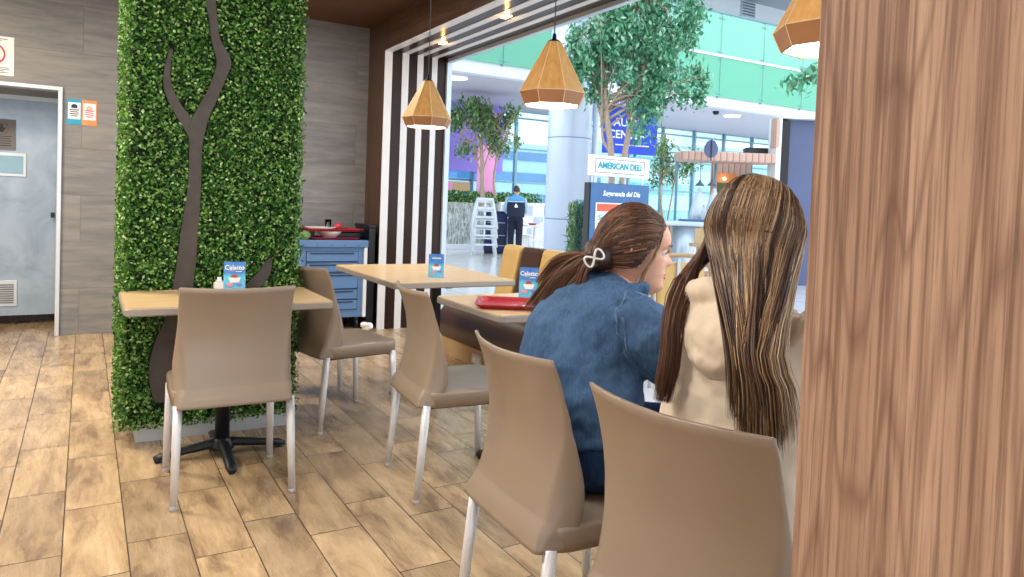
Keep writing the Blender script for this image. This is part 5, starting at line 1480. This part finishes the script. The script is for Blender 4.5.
def woman_hoodie():
    random.seed(5)
    loc = Vector((1.28, 1.12, .466))
    t = thing('person', 'woman in a cream hoodie with long blonde streaked hair, seen from behind', 'person', loc)
    inv = Matrix.Translation(-loc)
    spine = [((1.27,1.13,.52),(.12,.15)),((1.27,1.14,.70),(.095,.13)),((1.285,1.15,.90),(.10,.15)),((1.31,1.16,1.03),(.085,.15)),((1.325,1.16,1.10),(.05,.07))]
    armR = dict(pts=[((1.32,1.00,1.04),.050),((1.42,.95,.94),.045),((1.55,.95,.84),.040),((1.70,1.03,.810),.032),((1.80,1.08,.803),.025)], hand=((1.81,1.085,.803),(.8,.5,-.02),(0,0,1),(-.5,.8,0)))
    armL = dict(pts=[((1.33,1.32,1.04),.050),((1.43,1.37,.94),.045),((1.56,1.37,.84),.040),((1.70,1.28,.810),.032),((1.80,1.22,.803),.025)], hand=((1.81,1.215,.803),(.8,-.5,-.02),(0,0,1),(-.5,-.8,0)))
    legs = [[((1.32,y,.545),.082),((1.52,y,.545),.070),((1.72,y,.53),.055),((1.72,y,.42),.046),((1.69,y,.24),.044),((1.67,y,.08),.034),((1.77,y,.04),.03),((1.85,y,.03),.022)] for y in (1.03,1.23)]
    H = Vector((1.335,1.16,1.235)); F = Vector((.97,.24,-.04))
    o, Fv, Sd, U = build_person(t, spine, [armR, armL], legs, H, F, Vector((1.325,1.16,1.11)))
    detail_face(t, H, Fv, Sd, U, inv)
    cloth('hoodie', [
        ([(1.27,1.13,.47),(1.265,1.13,.55),(1.265,1.14,.70),(1.275,1.145,.85),(1.29,1.15,.96),(1.31,1.16,1.04),(1.32,1.16,1.09)], [(.140,.190),(.146,.194),(.138,.184),(.135,.186),(.120,.184),(.090,.150),(.060,.080)], (1,0,0)),
        ([(1.31,1.01,1.045),(1.37,.955,.99),(1.47,.935,.90),(1.55,.945,.845),(1.68,1.02,.82),(1.77,1.065,.81)], [.070,.074,.068,.062,.050,.040]),
        ([(1.31,1.31,1.045),(1.37,1.365,.99),(1.47,1.385,.90),(1.56,1.375,.845),(1.68,1.30,.82),(1.77,1.245,.81)], [.070,.074,.068,.062,.050,.040]),
        ], 'fleece', t, .028, .11, .009, 5)
    def hoodx(bm):
        for k, (r, z) in enumerate(((.105,1.095),)):
            P = []
            for q in range(17):
                a = math.radians(40+280*q/16); back = max(0, -math.cos(a))
                P.append((1.30+.090*math.cos(a)-.02*back, 1.15+.105*math.sin(a), 1.100-.045*(1-back)+.0))
            tube(bm, P, [.014+.018*math.sin(PI*q/16) for q in range(17)], 12)
    cloth('hood', [
        ([(1.245,1.125,1.09),(1.195,1.12,1.065),(1.165,1.115,1.01),(1.160,1.115,.955),(1.185,1.115,.915)], [(.028,.075),(.036,.092),(.038,.090),(.032,.068),(.015,.03)], (1,0,0)),
        ([(1.20,1.215,1.055),(1.170,1.175,.99),(1.148,1.115,.958),(1.165,1.04,.99),(1.19,.985,1.055)], [.020,.026,.026,.026,.020]),
        ([(1.215,1.21,1.085),(1.182,1.165,1.04),(1.160,1.115,1.02),(1.175,1.05,1.04),(1.20,.99,1.085)], [.018,.022,.022,.022,.018]),
        ], 'fleece', t, .014, .06, .007, 3, extra=hoodx)
    cloth('jeans', [
        ([(1.27,1.13,.56),(1.275,1.13,.52),(1.28,1.13,.475)], [(.135,.185),(.140,.190),(.11,.16)], (1,0,0)),
        ([(1.32,1.03,.555),(1.52,1.03,.555),(1.725,1.03,.535),(1.73,1.03,.42),(1.70,1.03,.24),(1.68,1.03,.10)], [.088,.082,.068,.060,.054,.050]),
        ([(1.32,1.23,.555),(1.52,1.23,.555),(1.725,1.23,.535),(1.73,1.23,.42),(1.70,1.23,.24),(1.68,1.23,.10)], [.088,.082,.068,.060,.054,.050]),
        ], 'jeans', t, .008, .08, .010, 5)
    for y in (1.03, 1.23):
        b = bm_new(); tube(b, [(1.63,y,.045),(1.71,y,.05),(1.81,y,.04),(1.89,y,.03)], [(.040,.036),(.045,.04),(.032,.042),(.02,.03)], 14, side=(0,0,1)); bx(b, 1.61, 1.91, y-.042, y+.042, 0, .022, .008)
        b.transform(inv); obj('shoe', b, 'white', t)
    ax = Vector((.108,.096,.122))
    def surf(d, s=1.): return H + Fv*(d.x*ax.x*s-.006) + Sd*d.y*ax.y*s + U*(d.z*ax.z*s+.002)
    bm = bm_new(); rr = []
    for j in range(16):
        th = math.radians(4+j*8.6); r = []
        for k in range(32):
            ph = 2*PI*k/32; fr = max(0, math.cos(ph)); thl = math.radians(132-82*fr**.7); q = min(th, thl)
            r.append(surf(Vector((math.sin(q)*math.cos(ph), math.sin(q)*math.sin(ph), math.cos(q))), 1.04 if th <= thl else .97))
        rr.append(r)
    ring_loft(bm, rr)
    tube(bm, [H+U*.02-Fv*.03, H-U*.06-Fv*.05, H-U*.12-Fv*.06, H-U*.17-Fv*.07], [(.05,.06),(.045,.06),(.035,.05),(.02,.03)], 14, side=tuple(Fv))
    bm.transform(inv); obj('hair', bm, 'hair_dark', t, smooth=True)
    L, Mid, Rg, Dk = [], [], [], []
    for i in range(5200):
        x0 = random.uniform(-.30, .55)                     # along the parting
        side = 1 if random.random() < .42 else -1
        az = side*abs(random.gauss(0, 1))*52; az = max(-118, min(118, az)); a = math.radians(az)
        root = Vector((x0, side*.03+.08, math.sqrt(max(.05, 1-x0*x0)))).normalized()
        low = Vector((-math.cos(a)*.97, math.sin(a)*.97, -.10)).normalized()
        mid = slerp(root, low, .45); s = 1.02+.035*(x0+.30)/.85+.006*random.random()
        P = [surf(root, 1.0), surf(slerp(root, low, .12), s), surf(mid, s*1.03), surf(slerp(root, low, .8), s*1.06), surf(low, s*1.06)-Vector((0,0,.02))]
        cid = int(az//6); cr = random.Random(cid*13+(i % 3)); u = cr.random()
        o_ = Vector((cr.gauss(0,1), cr.gauss(0,1), 0))*.006 + Vector((random.gauss(0,1), random.gauss(0,1), 0))*.0055
        if az > 42:                                       # lock over her left shoulder
            f = (az-48)/70
            P += [Vector((1.205,1.236+.012*f,1.12))+o_, Vector((1.150,1.214+.010*f,1.04))+o_, Vector((1.128,1.200,.95))+o_, Vector((1.118,1.206,.895-.05*u))+o_]
            (L if random.random() < .6 else Mid).append((P, .0015+.0008*random.random()))
        else:
            f = (az+118)/166                               # 1 = middle, 0 = far right
            y = .888+.108*f
            P += [Vector((1.138,.930+.105*f,1.03))+o_*1.2, Vector((1.128,y+.008,.95))+o_*1.4, Vector((1.135,y,.91-.075*u-.02*random.random()))+o_*1.7]
            P2 = (P, .0015+.0008*random.random())
            r = cr.random()
            if random.random() < (f-.45)*1.5: (Dk if r < .45 else Mid).append(P2)
            else: (Dk if r < .12 else Mid if r < .36 else Rg).append(P2)
    iv = -loc
    strands('left_lock', 'hair_copper', t, L, n=20, inv=iv)['label'] = 'reddish brown lock over the left shoulder'
    strands('dark_strands', 'hair_dark', t, Dk, n=20, inv=iv); strands('brown_strands', 'hair_brown', t, Mid, n=20, inv=iv)
    strands('blonde_strands', 'hair_blonde', t, Rg, n=20, inv=iv)['label'] = 'blonde streaked hair'
    return t

def vest_man():
    c = W(514, 258, 17.5)
    t = thing('person', 'man in a navy vest with light blue shoulders standing by the navy station', 'person', (c.x, c.y, 0), math.atan2(FD.y, FD.x))
    bm = bm_new()
    tube(bm, [(0,0,.88),(.0,0,1.0),(.01,0,1.2),(.03,0,1.36),(.04,0,1.44)], [(.10,.15),(.10,.14),(.11,.17),(.09,.16),(.05,.06)], 16, side=(1,0,0))
    head_mesh(bm, (.075,0,1.565), (.95,0,-.30))
    tube(bm, [(.03,0,1.40),(.05,0,1.50)], .05, 12)
    for s in (-1, 1):
        tube(bm, [(.03,.19*s,1.38),(.04,.235*s,1.22),(.08,.245*s,1.08),(.22,.20*s,1.02),(.32,.16*s,1.02)], [.05,.045,.040,.034,.028], 12)
        hand(bm, (.33,.16*s,1.02), (1,-.1*s,0), (0,0,1), (0,-s,0))
        tube(bm, [(.0,.09*s,.90),(.01,.10*s,.50),(.0,.10*s,.09),(.06,.105*s,.05),(.14,.11*s,.03)], [.085,.055,.040,.035,.025], 12)
    obj('body', bm, 'skin', t, smooth=True, mods=(remesh(.008, 2, .4),))
    cloth('vest', [([(0,0,.93),(.0,0,1.05),(.0,0,1.22),(.01,0,1.31)], [(.14,.215),(.14,.21),(.145,.220),(.130,.205)], (1,0,0))], 'vest', t, .008, .1, .012, 4, inv=False)
    cloth('blue_yoke', [([(.01,0,1.29),(.015,0,1.35),(.02,0,1.39),(.03,0,1.43),(.035,0,1.46)], [(.146,.228),(.142,.225),(.125,.20),(.09,.13),(.06,.075)], (1,0,0))], 'shirt_blue', t, .004, .1, .012, 3, inv=False)['label'] = 'light blue shoulder yoke'
    cloth('shirt_sleeves', [([(.03,.185*s,1.38),(.04,.235*s,1.22),(.08,.25*s,1.08),(.20,.21*s,1.03)], [.058,.054,.050,.044]) for s in (-1,1)], 'pale_shirt', t, .006, .08, .010, 4, inv=False)
    b = bm_new(); tube(b, [(-.11,-.19,1.305),(-.142,-.1,1.30),(-.152,0,1.30),(-.142,.1,1.30),(-.11,.19,1.305)], [(.014,.012)]*5, 6, side=(0,0,1)); obj('pale_stripe', b, 'frame_alu', t)
    b = bm_new(); bx(b, -.165, -.15, -.045, .035, 1.16, 1.21, .004); bx(b, -.165, -.15, -.02, .02, 1.21, 1.25, .004); obj('back_emblem', b, 'white', t)
    cloth('trousers', [([(0,0,.98),(.0,0,.84)], [(.125,.175),(.12,.18)], (1,0,0))] + [([(.0,.09*s,.88),(.01,.10*s,.50),(.0,.10*s,.07)], [.10,.082,.068]) for s in (-1,1)], 'trouser', t, .006, .1, .012, 4, inv=False)
    for s in (-1, 1):
        b = bm_new(); bx(b, -.06, .20, .10*s-.048, .10*s+.048, 0, .09, .02); obj('shoe', b, 'black_plastic', t)
    b = bm_new(); rr = []
    for j in range(12):
        th = math.radians(5+j*9.); r = []
        for k in range(24):
            ph = 2*PI*k/24; thl = math.radians(112-62*max(0, math.cos(ph))); q = min(th, thl)
            r.append((.062+.112*math.sin(q)*math.cos(ph), .084*math.sin(q)*math.sin(ph), 1.572+.124*math.cos(q)))
        rr.append(r)
    ring_loft(b, rr); obj('hair', b, 'hair_dark', t, smooth=True)
woman_denim(); woman_hoodie(); vest_man()
